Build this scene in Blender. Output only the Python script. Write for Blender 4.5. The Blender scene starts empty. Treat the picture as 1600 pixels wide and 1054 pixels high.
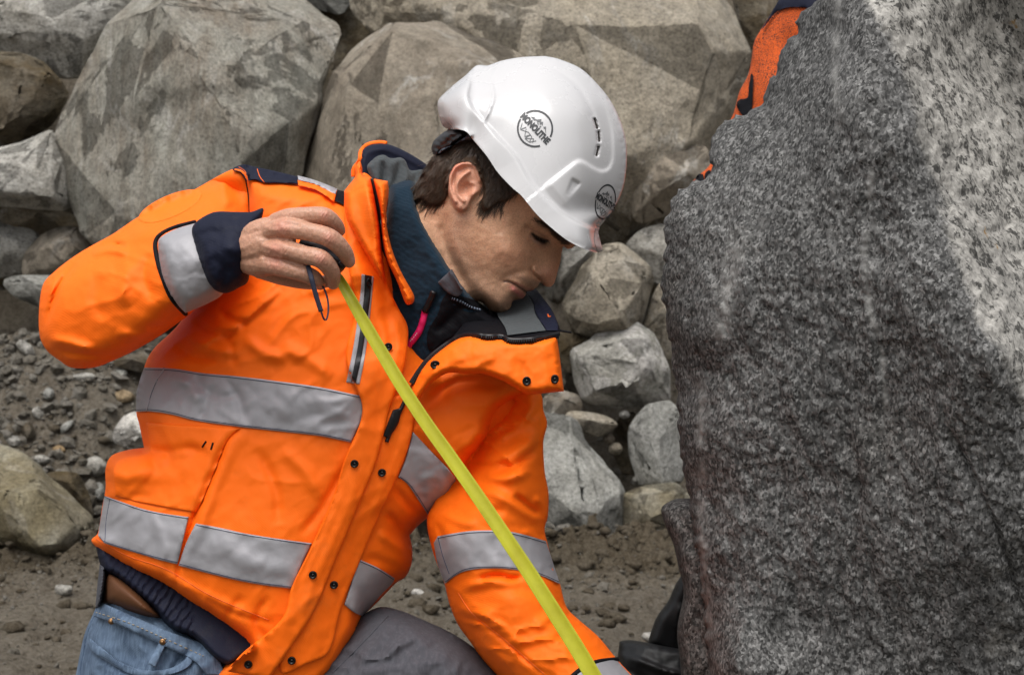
import bpy, bmesh, math, random
import numpy as np
from mathutils import Vector, Matrix
from mathutils.bvhtree import BVHTree
from mathutils.geometry import delaunay_2d_cdt

# ------------------------------------------------------------------ camera, sky, sun, exposure
S = bpy.context.scene
COL = S.collection
F, CH, CX, CY = 2222.2, 0.8, 800.0, 527.0        # 50 mm lens, eye 0.8 m above the dirt
cam_d = bpy.data.cameras.new('camera')
cam = bpy.data.objects.new('camera', cam_d); COL.objects.link(cam)
cam.location = (0, 0, CH); cam.rotation_euler = (math.radians(90), 0, 0)
cam_d.lens = 50; cam_d.sensor_width = 36; cam_d.clip_start = 0.05; cam_d.clip_end = 2000
cam_d.dof.use_dof = True; cam_d.dof.focus_distance = 1.9; cam_d.dof.aperture_fstop = 11
S.camera = cam
SUN_EL, SUN_AZ = math.radians(62), math.radians(196)   # azimuth clockwise from +Y: behind the camera, a little left
W = bpy.data.worlds.new('World'); S.world = W; W.use_nodes = True
wn = W.node_tree.nodes; wl = W.node_tree.links; wn.clear()
sky = wn.new('ShaderNodeTexSky'); sky.sky_type = 'NISHITA'; sky.sun_disc = False
sky.sun_elevation = SUN_EL; sky.sun_rotation = SUN_AZ
sky.air_density = 1.0; sky.dust_density = 4.0; sky.ozone_density = 1.0
hsv = wn.new('ShaderNodeHueSaturation'); hsv.inputs['Saturation'].default_value = 0.22
bg = wn.new('ShaderNodeBackground'); bg.inputs['Strength'].default_value = 0.11
wo = wn.new('ShaderNodeOutputWorld')
wl.new(sky.outputs[0], hsv.inputs['Color']); wl.new(hsv.outputs[0], bg.inputs[0]); wl.new(bg.outputs[0], wo.inputs[0])
sd = bpy.data.lights.new('sun', 'SUN'); sd.energy = 1.5; sd.angle = math.radians(48); sd.color = (1.0, 0.965, 0.92)
sun = bpy.data.objects.new('sun', sd); COL.objects.link(sun)
_dir = Vector((math.sin(SUN_AZ) * math.cos(SUN_EL), math.cos(SUN_AZ) * math.cos(SUN_EL), math.sin(SUN_EL)))
sun.rotation_euler = _dir.to_track_quat('Z', 'Y').to_euler(); sun.location = (0, 0, 20)
S.view_settings.view_transform = 'Standard'; S.view_settings.look = 'None'
S.view_settings.exposure = 0.72; S.view_settings.gamma = 1.0
random.seed(7); RNG = np.random.default_rng(7)

# ------------------------------------------------------------------ helpers
def P(x, y, Y):
    """target pixel + distance (m) -> world point"""
    return np.stack([(np.asarray(x, float) - CX) / F * Y, np.asarray(Y, float) + 0 * np.asarray(x, float),
                     CH - (np.asarray(y, float) - CY) / F * Y], -1)

_perm = np.random.default_rng(3).permutation(256); _perm = np.concatenate([_perm, _perm, _perm])
_g = np.random.default_rng(4).normal(size=(256, 3)); _g /= np.linalg.norm(_g, axis=1)[:, None]
def pnoise(p):
    p = np.asarray(p, float); i = np.floor(p).astype(int); f = p - i; i &= 255
    u = f * f * f * (f * (f * 6 - 15) + 10); r = 0
    for a in (0, 1):
        for b in (0, 1):
            for c in (0, 1):
                h = _perm[_perm[_perm[(i[:, 0] + a) & 255] + ((i[:, 1] + b) & 255)] + ((i[:, 2] + c) & 255)]
                d = ((f - (a, b, c)) * _g[h]).sum(1)
                w = (u[:, 0] if a else 1 - u[:, 0]) * (u[:, 1] if b else 1 - u[:, 1]) * (u[:, 2] if c else 1 - u[:, 2])
                r = r + w * d
    return r * 1.6
def fbm(p, o=4, gain=.5):
    s, a, r = 1.0, 1.0, 0
    for k in range(o):
        r = r + a * pnoise(np.asarray(p) * s + 17.3 * k); s *= 2.03; a *= gain
    return r

def spline(pts, step=4.0, closed=True):
    """Catmull-Rom through pts; a point with a third entry is a sharp corner. Returns samples and source segment."""
    n = len(pts); Q = np.array([p[:2] for p in pts], float); corner = [len(p) > 2 for p in pts]
    out, src = [], []
    for i in range(n if closed else n - 1):
        p1, p2 = Q[i], Q[(i + 1) % n]
        p0 = Q[i - 1] if (closed or i > 0) and not corner[i] else p1
        j = (i + 2) % n if closed else min(i + 2, n - 1)
        p3 = Q[j] if not corner[(i + 1) % n] else p2
        L = np.linalg.norm(p2 - p1); k = max(1, int(math.ceil(L / step)))
        m1, m2 = (p2 - p0) / 2, (p3 - p1) / 2
        for m in (m1, m2):
            l = np.linalg.norm(m)
            if l > L * 1.2: m *= L * 1.2 / l
        for t in np.arange(k) / k:
            out.append((2*t**3-3*t**2+1)*p1 + (t**3-2*t**2+t)*m1 + (-2*t**3+3*t**2)*p2 + (t**3-t**2)*m2); src.append(i)
    if not closed: out.append(Q[-1]); src.append(n - 2)
    return np.array(out), np.array(src)

def inside(p, poly):
    x, y = p[:, 0], p[:, 1]; r = np.zeros(len(p), bool); n = len(poly)
    for i in range(n):
        (x1, y1), (x2, y2) = poly[i], poly[(i + 1) % n]
        if y1 == y2: continue
        c = ((y1 > y) != (y2 > y)) & (x < (x2 - x1) * (y - y1) / (y2 - y1) + x1); r ^= c
    return r

def segdist(p, a, b):
    """distance from points p to segments a-b; also signed side and running parameter of the nearest one"""
    D = np.full(len(p), 1e9); side = np.zeros(len(p)); par = np.zeros(len(p))
    L = np.linalg.norm(b - a, axis=1); cum = np.concatenate([[0], np.cumsum(L)]); tot = max(cum[-1], 1e-9)
    for i in range(len(a)):
        ab = b[i] - a[i]; l2 = max((ab ** 2).sum(), 1e-12); ap = p - a[i]
        t = np.clip((ap @ ab) / l2, 0, 1); d = np.hypot(ap[:, 0] - t * ab[0], ap[:, 1] - t * ab[1])
        m = d < D; D[m] = d[m]; side[m] = (ab[0] * ap[m, 1] - ab[1] * ap[m, 0]); par[m] = (cum[i] + t[m] * L[i]) / tot
    return D, np.sign(side), par

def tps(ctrl):
    c = np.array(ctrl, float); xy = c[:, :2] / 100.0; n = len(c)
    def k(d2): return np.where(d2 > 1e-12, .5 * d2 * np.log(d2 + 1e-12), 0)
    d2 = ((xy[:, None] - xy[None]) ** 2).sum(-1)
    A = np.zeros((n + 3, n + 3)); A[:n, :n] = k(d2) + np.eye(n) * 1e-3; A[:n, n] = 1; A[:n, n + 1:] = xy; A[n, :n] = 1; A[n + 1:, :n] = xy.T
    w = np.linalg.solve(A, np.concatenate([c[:, 2], [0, 0, 0]]))
    def f(p):
        q = p / 100.0; d2 = ((q[:, None] - xy[None]) ** 2).sum(-1)
        return k(d2) @ w[:n] + w[n] + q @ w[n + 1:]
    return f

def fold_h(p, folds):
    """sum of drawn folds: (points, height m, width px[, kind]); g ridge/valley, s = steep on the side it turns to"""
    h = np.zeros(len(p))
    for f in folds:
        pts, amp, wd = f[0], f[1], f[2]; kind = f[3] if len(f) > 3 else 'g'
        q, _ = spline(pts, 8, False); d, sd_, t = segdist(p, q[:-1], q[1:])
        tap = np.clip(np.minimum(t, 1 - t) * 5, 0, 1) ** .7
        if kind == 'g': h += amp * np.exp(-(d / wd) ** 2) * tap
        elif kind == 's':
            ds = d * sd_; h += amp * tap * np.where(ds > 0, np.exp(-(d / wd) ** 2), np.exp(-(d / max(wd * .22, 3.2)) ** 2))
        elif kind == 'f':                        # same, no taper
            h += amp * np.exp(-(d / wd) ** 2)
    return h

def mesh_obj(name, V, faces, mat=None, parent=None, smooth=True, sharp=None, weld=None, origin=None):
    me = bpy.data.meshes.new(name)
    V = np.asarray(V, float)
    if origin is not None: V = V - np.asarray(origin)
    me.from_pydata([tuple(v) for v in V], [], [tuple(int(i) for i in f) for f in faces])
    if weld is not None:
        bm = bmesh.new(); bm.from_mesh(me); bmesh.ops.remove_doubles(bm, verts=bm.verts, dist=weld)
        bmesh.ops.recalc_face_normals(bm, faces=bm.faces); bm.to_mesh(me); bm.free()
    if smooth: me.polygons.foreach_set('use_smooth', [True] * len(me.polygons))
    if sharp: me.set_sharp_from_angle(angle=math.radians(sharp))
    me.update()
    o = bpy.data.objects.new(name, me); COL.objects.link(o)
    if mat: me.materials.append(mat)
    if origin is not None: o.location = tuple(origin)
    if parent: adopt(o, parent)
    return o
def adopt(o, parent):
    o.parent = parent
    o.matrix_parent_inverse = WORLD(parent).inverted()
def WORLD(o):
    m = Matrix.Translation(o.location)
    return m if not o.parent else WORLD(o.parent) @ o.matrix_parent_inverse @ m
def empty(name, loc):
    o = bpy.data.objects.new(name, None); COL.objects.link(o); o.location = loc; o.empty_display_size = .1; return o
def tag(o, label=None, cat=None, group=None, kind=None):
    if label: o['label'] = label
    if cat: o['category'] = cat
    if group: o['group'] = group
    if kind: o['kind'] = kind
    return o

def bvh_of(o):
    me = o.data; M = WORLD(o)
    return BVHTree.FromPolygons([M @ v.co for v in me.vertices], [tuple(p.vertices) for p in me.polygons])
CAMV = Vector((0, 0, CH))
def cast(bvhs, p, slope=False):
    """distance Y at which the camera ray through pixel p first meets the given surfaces (nan = none)"""
    out = np.full(len(p), np.nan); nz = np.ones(len(p))
    for i, (x, y) in enumerate(p):
        d = Vector(((x - CX) / F, 1, -(y - CY) / F)).normalized()
        for b in bvhs:
            h, nn = b.ray_cast(CAMV, d)[:2]
            if h is not None and not (out[i] < h.y): out[i] = h.y; nz[i] = abs(nn.dot(d))
    return (out, nz) if slope else out
def fill_nan(p, Y):
    bad = np.isnan(Y)
    if bad.any() and (~bad).any():
        g = np.where(~bad)[0]
        for i in np.where(bad)[0]:
            Y[i] = Y[g[np.argmin(((p[g] - p[i]) ** 2).sum(1))]]
    return Y

def tri_poly(B, res, rings=(1.0, 2.5)):
    """triangulate closed outline B with an even interior grid; returns points, triangles"""
    nb = len(B); mn, mx = B.min(0), B.max(0)
    xs = np.arange(mn[0], mx[0], res); ys = np.arange(mn[1], mx[1], res * .866)
    G = np.array([(x + (res / 2 if j % 2 else 0), y) for j, y in enumerate(ys) for x in xs])
    A, C = B, np.roll(B, -1, 0)
    G = G[inside(G, B)] if len(G) else G
    rp = []
    if rings:
        t = np.roll(B, -1, 0) - np.roll(B, 1, 0); t /= np.maximum(np.linalg.norm(t, axis=1), 1e-9)[:, None]
        ar = 0.5 * np.sum(A[:, 0] * C[:, 1] - C[:, 0] * A[:, 1]); nrm = np.stack([-t[:, 1], t[:, 0]], 1) * (1 if ar > 0 else -1)
        for r in rings:
            q = B + nrm * r; q = q[inside(q, B)]
            if len(q):
                d, _, _ = segdist(q, A, C); rp.append(q[d > .85 * r])
    if len(G):
        d, _, _ = segdist(G, A, C); G = G[d > (max(rings) + res * .45 if rings else res * .4)]
    pts = np.concatenate([B] + rp + ([G] if len(G) else []))
    r = delaunay_2d_cdt([Vector(p) for p in pts], [(i, (i + 1) % nb) for i in range(nb)], [], 1, 1e-4)
    V = np.array([(v.x, v.y) for v in r[0]]); T = [tuple(f) for f in r[2] if len(f) == 3]
    return V, T

def neighbours(n, T):
    e = np.array([(t[i], t[(i + 1) % 3]) for t in T for i in range(3)])
    e = np.unique(np.sort(e, 1), axis=0); return e
def lap(h, e, n, it, fixed=None, lam=.6):
    deg = np.bincount(e.ravel(), minlength=n).astype(float); deg[deg == 0] = 1
    for _ in range(it):
        s = np.bincount(e[:, 0], h[e[:, 1]], n) + np.bincount(e[:, 1], h[e[:, 0]], n)
        g = h + lam * (s / deg - h)
        if fixed is not None: g[fixed] = h[fixed]
        h = g
    return h

def shell(name, V, T, Yf, Yb, mat, parent, sharp=50, weld=6e-5, origin=None):
    n = len(V); A = P(V[:, 0], V[:, 1], Yf); Bk = P(V[:, 0], V[:, 1], Yb)
    cnt = {}
    for t in T:
        for i in range(3):
            a, b = t[i], t[(i + 1) % 3]; k = (min(a, b), max(a, b)); cnt.setdefault(k, []).append((a, b))
    faces = list(T) + [(t[2] + n, t[1] + n, t[0] + n) for t in T]
    for k, l in cnt.items():
        if len(l) == 1:
            a, b = l[0]; faces.append((b, a, a + n, b + n))
    return mesh_obj(name, np.concatenate([A, Bk]), faces, mat, parent, True, sharp, weld, origin)

def relief(name, outline, mat, parent, Yc, ctrl, rim=30, cut=(), res=5, folds=(), sm=6, back=1.0, noise=None,
           thick=None, extra=None, flat=False, sharp=55, ret=False, origin=None):
    """a solid whose outline is drawn in the picture and whose front has its own depth: ctrl = (x, y, height toward the camera)"""
    B, src = spline(outline, max(2.0, res * .8)); V, T = tri_poly(B, res)
    n = len(V); keep = np.ones(len(B), bool)
    for a, b in cut:
        keep &= ~((src >= a) & (src < b))
    A_, C_ = B[keep], np.roll(B, -1, 0)[keep]
    R = rim(V) if callable(rim) else rim
    if len(A_): d, _, _ = segdist(V, A_, C_); d[d < .05] = 0; u = np.clip(d / R, 0, 1)
    else: u = np.ones(n)
    s = np.sqrt(np.clip(1 - (1 - u) ** 2, 0, 1))
    base = (tps(ctrl)(V) if len(ctrl) > 3 else np.full(n, ctrl[0][2]))
    h = base - (1 - s) * thick * .6 if flat else base * s
    e = neighbours(n, T)
    dall, _, _ = segdist(V, B, np.roll(B, -1, 0)); fixed = dall < .3
    if sm: h = lap(h, e, n, sm, None if flat else fixed)
    h0 = h.copy(); s2 = np.clip(u * 2.2, 0, 1)
    if len(folds): h = h + fold_h(V, folds) * s2
    if noise:
        for amp, sc, strx, stry in noise:
            h = h + amp * fbm(np.stack([V[:, 0] / sc * strx, V[:, 1] / sc * stry, np.full(n, 3.1)], 1), 3) * s2
    if extra is not None: h = h + extra(V) * s2
    Yf = Yc - h; Yb = (Yc - h + thick) if thick else Yc + back * h0
    o = shell(name, V, T, Yf, Yb, mat, parent, sharp, origin=origin)
    if ret: return o, (V, T, Yf)
    return o

def overlay(name, outline, bases, mat, parent, off=.003, thick=.002, res=5, rim=2.5, folds=(), sm=1, noise=None, wrap=False):
    """a thin cloth piece lying on other surfaces"""
    B, src = spline(outline, max(1.5, res * .8)); V, T = tri_poly(B, res, (rim * .5,) if rim else ())
    n = len(V); Y, nz = cast(bases, V, True); bad = np.isnan(Y); Y = fill_nan(V, Y); nz[bad] = .3; e = neighbours(n, T); nz = lap(nz, e, n, 2)
    if sm: Y = lap(Y, e, n, sm)
    h = off / np.clip(nz, .22, 1)
    if len(folds): h = h + fold_h(V, folds)
    if noise:
        for amp, sc, sx, sy in noise: h = h + amp * fbm(np.stack([V[:, 0] / sc * sx, V[:, 1] / sc * sy, np.full(n, 9.1)], 1), 3)
    d, _, _ = segdist(V, B, np.roll(B, -1, 0)); u = np.clip(d / max(rim, .1), 0, 1)
    Yf = Y - h + (1 - np.sqrt(np.clip(1 - (1 - u) ** 2, 0, 1))) * thick * .6
    return shell(name, V, T, Yf, Y - h + thick, mat, parent, 60)

def tube_data(pts, rad, k=8, cap=True, flat=1.0):
    pts = np.asarray(pts, float); n = len(pts); rad = np.broadcast_to(np.asarray(rad, float), (n,))
    t = np.gradient(pts, axis=0); t /= np.maximum(np.linalg.norm(t, axis=1), 1e-9)[:, None]
    a = np.array([0, -1, 0.]) if abs(t[0][1]) < .8 else np.array([1., 0, 0])
    V, Fc = [], []
    for i in range(n):
        a = a - t[i] * (a @ t[i]); a /= np.linalg.norm(a); b = np.cross(t[i], a)
        for j in range(k):
            w = 2 * math.pi * j / k; V.append(pts[i] + rad[i] * (math.cos(w) * a * flat + math.sin(w) * b))
    for i in range(n - 1):
        for j in range(k):
            Fc.append((i*k+j, i*k+(j+1) % k, (i+1)*k+(j+1) % k, (i+1)*k+j))
    if cap: Fc.append(tuple(range(k))[::-1]); Fc.append(tuple((n-1)*k + j for j in range(k)))
    return V, Fc
class MB:
    def __init__(s): s.V, s.F = [], []
    def add(s, V, Fc):
        b = len(s.V); s.V.extend([tuple(v) for v in V]); s.F.extend([tuple(i + b for i in f) for f in Fc]); return s
    def tube(s, pts, rad, k=8, **kw): return s.add(*tube_data(pts, rad, k, **kw))
    def ball(s, c, r, nu=12, nv=8, M=None):
        V, Fc = [], []
        r = np.broadcast_to(np.asarray(r, float), (3,))
        for i in range(nv + 1):
            th = math.pi * i / nv
            for j in range(nu):
                ph = 2 * math.pi * j / nu
                q = np.array([math.sin(th)*math.cos(ph), math.sin(th)*math.sin(ph), math.cos(th)]) * r
                if M is not None: q = M @ q
                V.append(np.asarray(c) + q)
        for i in range(nv):
            for j in range(nu): Fc.append((i*nu+j, (i+1)*nu+j, (i+1)*nu+(j+1) % nu, i*nu+(j+1) % nu))
        return s.add(V, Fc)
    def obj(s, name, mat, parent=None, **kw): return mesh_obj(name, np.array(s.V), s.F, mat, parent, **kw)

def seam(name, line, bases, mat, parent, r=.0007, off=.0006, step=5, k=5, dash=None):
    q, _ = spline(line, step, False); Y = fill_nan(q, cast(bases, q)) - off
    pts = P(q[:, 0], q[:, 1], Y); m = MB()
    if dash is None: m.tube(pts, r, k)
    else:
        for i in range(0, len(pts) - 1, dash): m.tube(pts[i:i+2], r, k)
    return m.obj(name, mat, parent)
def ellipse(cx, cy, a, b, rot=0, n=20):
    w = np.linspace(0, 2*math.pi, n, endpoint=False); c, s = math.cos(math.radians(rot)), math.sin(math.radians(rot))
    return [(cx + a*math.cos(t)*c - b*math.sin(t)*s, cy + a*math.cos(t)*s + b*math.sin(t)*c) for t in w]

def crease(seed, amp, sc, rot, str_=.45):
    c, s = math.cos(math.radians(rot)), math.sin(math.radians(rot))
    def f(V):
        x, y = V[:, 0] * c + V[:, 1] * s, -V[:, 0] * s + V[:, 1] * c
        q = np.stack([x / sc * str_, y / sc, np.full(len(V), seed * 7.7)], 1); q = q + .35 * np.stack([fbm(q * .8 + 3, 2), fbm(q * .8 + 9, 2), 0 * x], 1)
        m = np.clip(.5 + 1.3 * fbm(q * .45 + 21, 2), 0, 1)
        return amp * m * ((1 - np.abs(fbm(q, 2))) ** 6 - .3) + amp * .35 * m * ((1 - np.abs(fbm(q * 2.3 + 5, 2))) ** 3 - .4)
    return f

# ------------------------------------------------------------------ materials
class NT:
    def __init__(s, name):
        s.m = bpy.data.materials.new(name); s.m.use_nodes = True; s.t = s.m.node_tree; s.t.nodes.clear()
        s.out = s.t.nodes.new('ShaderNodeOutputMaterial'); s.b = s.t.nodes.new('ShaderNodeBsdfPrincipled')
        s.t.links.new(s.b.outputs[0], s.out.inputs[0]); s.tc = s.t.nodes.new('ShaderNodeTexCoord')
    def n(s, typ, ins=None, **at):
        d = s.t.nodes.new(typ)
        for k, v in at.items(): setattr(d, k, v)
        for k, v in (ins or {}).items(): s.set(d.inputs[k], v)
        return d
    def set(s, sock, v):
        if isinstance(v, bpy.types.NodeSocket): s.t.links.new(v, sock)
        elif isinstance(v, (tuple, list)) and len(v) == 3 and sock.type == 'RGBA': sock.default_value = (*v, 1)
        else: sock.default_value = v
    def B(s, **kw):
        for k, v in kw.items(): s.set(s.b.inputs[k.replace('_', ' ')], v)
        return s
    def coord(s, scale=(1, 1, 1), rot=(0, 0, 0), rand=False):
        v = s.tc.outputs['Object']
        if rand:
            oi = s.n('ShaderNodeObjectInfo'); sc = s.n('ShaderNodeMath', {0: oi.outputs['Random'], 1: 37.0}, operation='MULTIPLY')
            v = s.n('ShaderNodeVectorMath', {0: v, 1: sc.outputs[0]}, operation='ADD').outputs[0]
        return s.n('ShaderNodeMapping', {'Vector': v, 'Scale': scale, 'Rotation': rot}).outputs[0]
    def noise(s, vec, scale, detail=4, rough=.55, dist=0):
        return s.n('ShaderNodeTexNoise', {'Vector': vec, 'Scale': scale, 'Detail': detail, 'Roughness': rough, 'Distortion': dist}).outputs[0]
    def vor(s, vec, scale, out='Distance', feature='F1', rnd=1):
        return s.n('ShaderNodeTexVoronoi', {'Vector': vec, 'Scale': scale, 'Randomness': rnd}, feature=feature).outputs[out]
    def ramp(s, f, stops, interp='LINEAR'):
        r = s.n('ShaderNodeValToRGB', {'Fac': f}); e = r.color_ramp.elements; r.color_ramp.interpolation = interp
        while len(e) < len(stops): e.new(.5)
        for q, (p, c) in zip(e, stops):
            q.position = p; q.color = (*c, 1) if isinstance(c, (tuple, list)) else (c, c, c, 1)
        return r.outputs[0]
    def mix(s, f, a, b, mode='MIX'):
        d = s.n('ShaderNodeMix', data_type='RGBA', blend_type=mode); s.set(d.inputs[0], f); s.set(d.inputs[6], a); s.set(d.inputs[7], b); return d.outputs[2]
    def math(s, op, a, b=0.0):
        d = s.n('ShaderNodeMath', operation=op); s.set(d.inputs[0], a); s.set(d.inputs[1], b); return d.outputs[0]
    def bump(s, h, strength=.3, dist=.002, prev=None):
        d = s.n('ShaderNodeBump', {'Height': h, 'Strength': strength, 'Distance': dist})
        if prev is not None: s.set(d.inputs['Normal'], prev)
        return d.outputs[0]
    def attr(s, name): return s.n('ShaderNodeAttribute', attribute_name=name)

def cloth_mat(name, col, rough=.75, weave=900, wb=.25, var=.12, dirt=None, sheen=.0, wrinkle=.0):
    t = NT(name); c = t.coord()
    n1 = t.noise(c, 14, 5); n2 = t.noise(c, weave, 2)
    cc = t.mix(t.math('MULTIPLY', n1, var * 2), col, tuple(x * .72 for x in col))
    cc = t.mix(t.math('MULTIPLY', n2, var), cc, tuple(min(1, x * 1.25) for x in col))
    if dirt: cc = t.mix(t.ramp(t.noise(c, 9, 6, .7), [(.56, 0), (.75, .5)]), cc, dirt)
    wv = t.n('ShaderNodeTexWave', {'Vector': c, 'Scale': weave / 6, 'Distortion': .6, 'Detail': 1}, wave_type='BANDS', bands_direction='DIAGONAL').outputs[1]
    b = t.bump(t.math('ADD', n2, t.math('MULTIPLY', wv, .5)), wb, .0005)
    b = t.bump(t.noise(t.coord((1, 1, .8)), 55, 4, .6, .6), .22 + wrinkle, .0035, b)
    t.B(Base_Color=cc, Roughness=rough, Normal=b); t.b.inputs['Sheen Weight'].default_value = sheen
    t.b.inputs['Specular IOR Level'].default_value = .25 if max(col) > .05 else .10
    return t.m
M = {}
M['orange'] = cloth_mat('orange_fabric', (1.0, .155, .003), .62, 1100, .3, .16, (.62, .14, .02))
M['orange_worn'] = cloth_mat('orange_badge', (1.0, .165, .004), .55, 1500, .25, .08)
M['navy'] = cloth_mat('navy_fabric', (.012, .014, .028), .6, 700, .3, .3, (.05, .05, .05))
M['black'] = cloth_mat('black_fabric', (.006, .006, .008), .6, 700, .3, .3)
M['fleece'] = cloth_mat('teal_fleece', (.010, .024, .040), .95, 420, .9, .6, None, .06)
M['grey_lining'] = cloth_mat('grey_fleece', (.058, .066, .07), .95, 330, .9, .5, None, .06, .1)
M['grey_tab'] = cloth_mat('grey_fabric', (.07, .072, .085), .8, 900, .3)
M['pink'] = cloth_mat('pink_cord', (.62, .01, .10), .5, 1200, .2)
M['leather'] = cloth_mat('brown_cloth', (.10, .040, .016), .6, 300, .3, .35)
M['strap'] = cloth_mat('strap_fabric', (.03, .033, .055), .6, 1300, .5, .3)

def denim(name, col, light, fade=.4):
    t = NT(name); c = t.coord()
    n = t.noise(c, 11, 7, .72); w = t.n('ShaderNodeTexWave', {'Vector': c, 'Scale': 330, 'Distortion': 1.5, 'Detail': 2}, bands_direction='DIAGONAL').outputs[1]
    sl = t.noise(t.coord((1, 1, .12), (0, .35, 0)), 240, 3)
    cc = t.mix(t.math('MULTIPLY', w, .4), col, light); cc = t.mix(t.ramp(n, [(.4, 0), (.7, fade)]), cc, light)
    cc = t.mix(t.ramp(sl, [(.45, 0), (.7, .5)]), cc, light)
    b = t.bump(w, .3, .0006); b = t.bump(t.noise(c, 60, 5), .3, .004, b)
    t.B(Base_Color=cc, Roughness=.85, Normal=b); return t.m
M['denim'] = denim('blue_denim', (.016, .036, .080), (.17, .245, .345), .7)
M['denim_grey'] = denim('grey_denim', (.04, .04, .05), (.10, .10, .115), .35)

def reflective():
    t = NT('reflective_tape'); c = t.coord()
    n = t.noise(c, 26, 5, .6, .5); fine = t.vor(c, 900)
    cc = t.mix(n, (.27, .265, .28), (.35, .345, .365))
    b = t.bump(fine, .15, .0004); b = t.bump(t.noise(c, 24, 4, .5, .8), .22, .005, b)
    t.B(Base_Color=cc, Metallic=.15, Roughness=.55, Normal=b); return t.m
M['reflective'] = reflective()
def simple(name, col, rough=.5, metal=0, bump=None, coat=0, var=.1):
    t = NT(name); c = t.coord(); n = t.noise(c, 40, 5)
    cc = t.mix(t.math('MULTIPLY', n, var * 2), col, tuple(x * .6 for x in col))
    t.B(Base_Color=cc, Roughness=rough, Metallic=metal); t.b.inputs['Coat Weight'].default_value = coat
    if bump: t.B(Normal=t.bump(t.noise(c, bump[0], 4), bump[1], bump[2]))
    return t.m
M['thread'] = simple('dark_thread', (.04, .05, .09), .8)
M['thread_orange'] = simple('orange_thread', (.75, .12, .01), .7)
M['thread_white'] = simple('white_print', (.75, .7, .7), .7)
M['zip'] = simple('black_zip', (.008, .008, .010), .38, .2)
M['snap'] = simple('black_metal', (.012, .011, .011), .3, .7)
M['brass'] = simple('brass', (.30, .17, .08), .45, 1)
M['steel'] = simple('dusty_black_steel', (.012, .013, .014), .5, .3, (60, .3, .004), 0, .4)
M['logo'] = simple('logo_print', (.02, .022, .026), .45)
M['logo_grey'] = simple('logo_print_light', (.12, .125, .13), .5)
M['harness_black'] = simple('black_plastic', (.01, .01, .011), .45)  # black plastic of the hat harness at the nape
M['hole'] = simple('vent_slot', (.03, .022, .018), .7)

def helmet_mat():
    t = NT('white_helmet_plastic'); c = t.coord()
    d = t.ramp(t.noise(c, 30, 6, .7), [(.5, 0), (.8, .25)])
    cc = t.mix(d, (.53, .525, .53), (.45, .44, .43))
    t.B(Base_Color=cc, Roughness=t.ramp(t.noise(c, 18, 5), [(.3, .2), (.8, .36)]), Normal=t.bump(t.noise(c, 300, 3), .03, .0005))
    t.b.inputs['Coat Weight'].default_value = .25; t.b.inputs['Coat Roughness'].default_value = .12
    return t.m
M['helmet'] = helmet_mat()
M['peak_pink'] = simple('pinkish_peak_edge', (.55, .50, .49), .4)  # slightly pinker white along the peak edge
def skin_mat():
    t = NT('skin'); c = t.coord(); a = t.attr('Col').outputs['Color']
    mott = t.noise(c, 110, 5, .6); pores = t.vor(c, 620); be = t.attr('beard').outputs['Fac']
    cc = t.mix(t.ramp(mott, [(.35, 0), (.75, .3)]), a, t.mix(1.0, a, (.95, .80, .72), 'MULTIPLY'))
    dots = t.ramp(t.vor(c, 760), [(.0, 1), (.22, 1), (.42, 0)])
    cc = t.mix(t.math('MULTIPLY', t.math('MULTIPLY', dots, be), .7), cc, (.055, .038, .03))
    cc = t.mix(t.math('MULTIPLY', be, .30), cc, (.17, .125, .105))
    fr = t.ramp(t.vor(c, 170), [(.0, 1), (.07, .6), (.11, 0)]); cc = t.mix(t.math('MULTIPLY', fr, .3), cc, (.22, .10, .06))
    gr = t.noise(c, 420, 3, .7); cc = t.mix(1.0, cc, t.ramp(gr, [(.32, (.80, .77, .75)), (.5, (1, 1, 1)), (.7, (1.14, 1.13, 1.12))]), 'MULTIPLY')
    b = t.bump(pores, .2, .0008); b = t.bump(t.noise(c, 240, 4, .6), .16, .0014, b)
    t.B(Base_Color=cc, Roughness=t.ramp(t.noise(c, 90, 4), [(.3, .38), (.8, .58)]), Normal=b)
    t.b.inputs['Subsurface Weight'].default_value = .14; t.b.inputs['Subsurface Radius'].default_value = (.012, .004, .002); t.b.inputs['Subsurface Scale'].default_value = .35
    t.b.inputs['Specular IOR Level'].default_value = .4
    return t.m
M['skin'] = skin_mat()
def hair_mat():
    t = NT('dark_brown_hair'); c = t.coord(); n = t.noise(c, 90, 4)
    t.B(Base_Color=t.mix(n, (.018, .011, .007), (.11, .068, .042)), Roughness=.42); t.b.inputs['Specular IOR Level'].default_value = .5
    return t.m
M['hair'] = hair_mat()
def tape_mat():
    t = NT('yellow_tape_blade'); c = t.coord()
    n = t.noise(c, 30, 5, .65)
    cc = t.mix(t.ramp(n, [(.4, 0), (.7, 1)]), (.47, .46, .03), (.40, .375, .022)); cc = t.mix(t.ramp(t.noise(c, 9, 5, .7), [(.55, 0), (.75, .35)]), cc, (.22, .19, .025))
    t.B(Base_Color=cc, Roughness=.42, Normal=t.bump(t.noise(c, 120, 4), .12, .001)); return t.m
M['tape'] = tape_mat()
def melange():
    t = NT('orange_black_melange'); c = t.coord((1, 1, 1.6))
    f = t.ramp(t.noise(c, 260, 4, .75), [(.51, 0), (.545, 1)]); g = t.ramp(t.noise(t.coord(), 16, 3), [(.3, .35), (.6, 1)])
    t.B(Base_Color=t.mix(t.math('MULTIPLY', f, g), (.58, .082, .002), (.02, .009, .005)), Roughness=.85, Normal=t.bump(t.noise(c, 300, 2), .4, .001)); return t.m
M['melange'] = melange()

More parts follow.
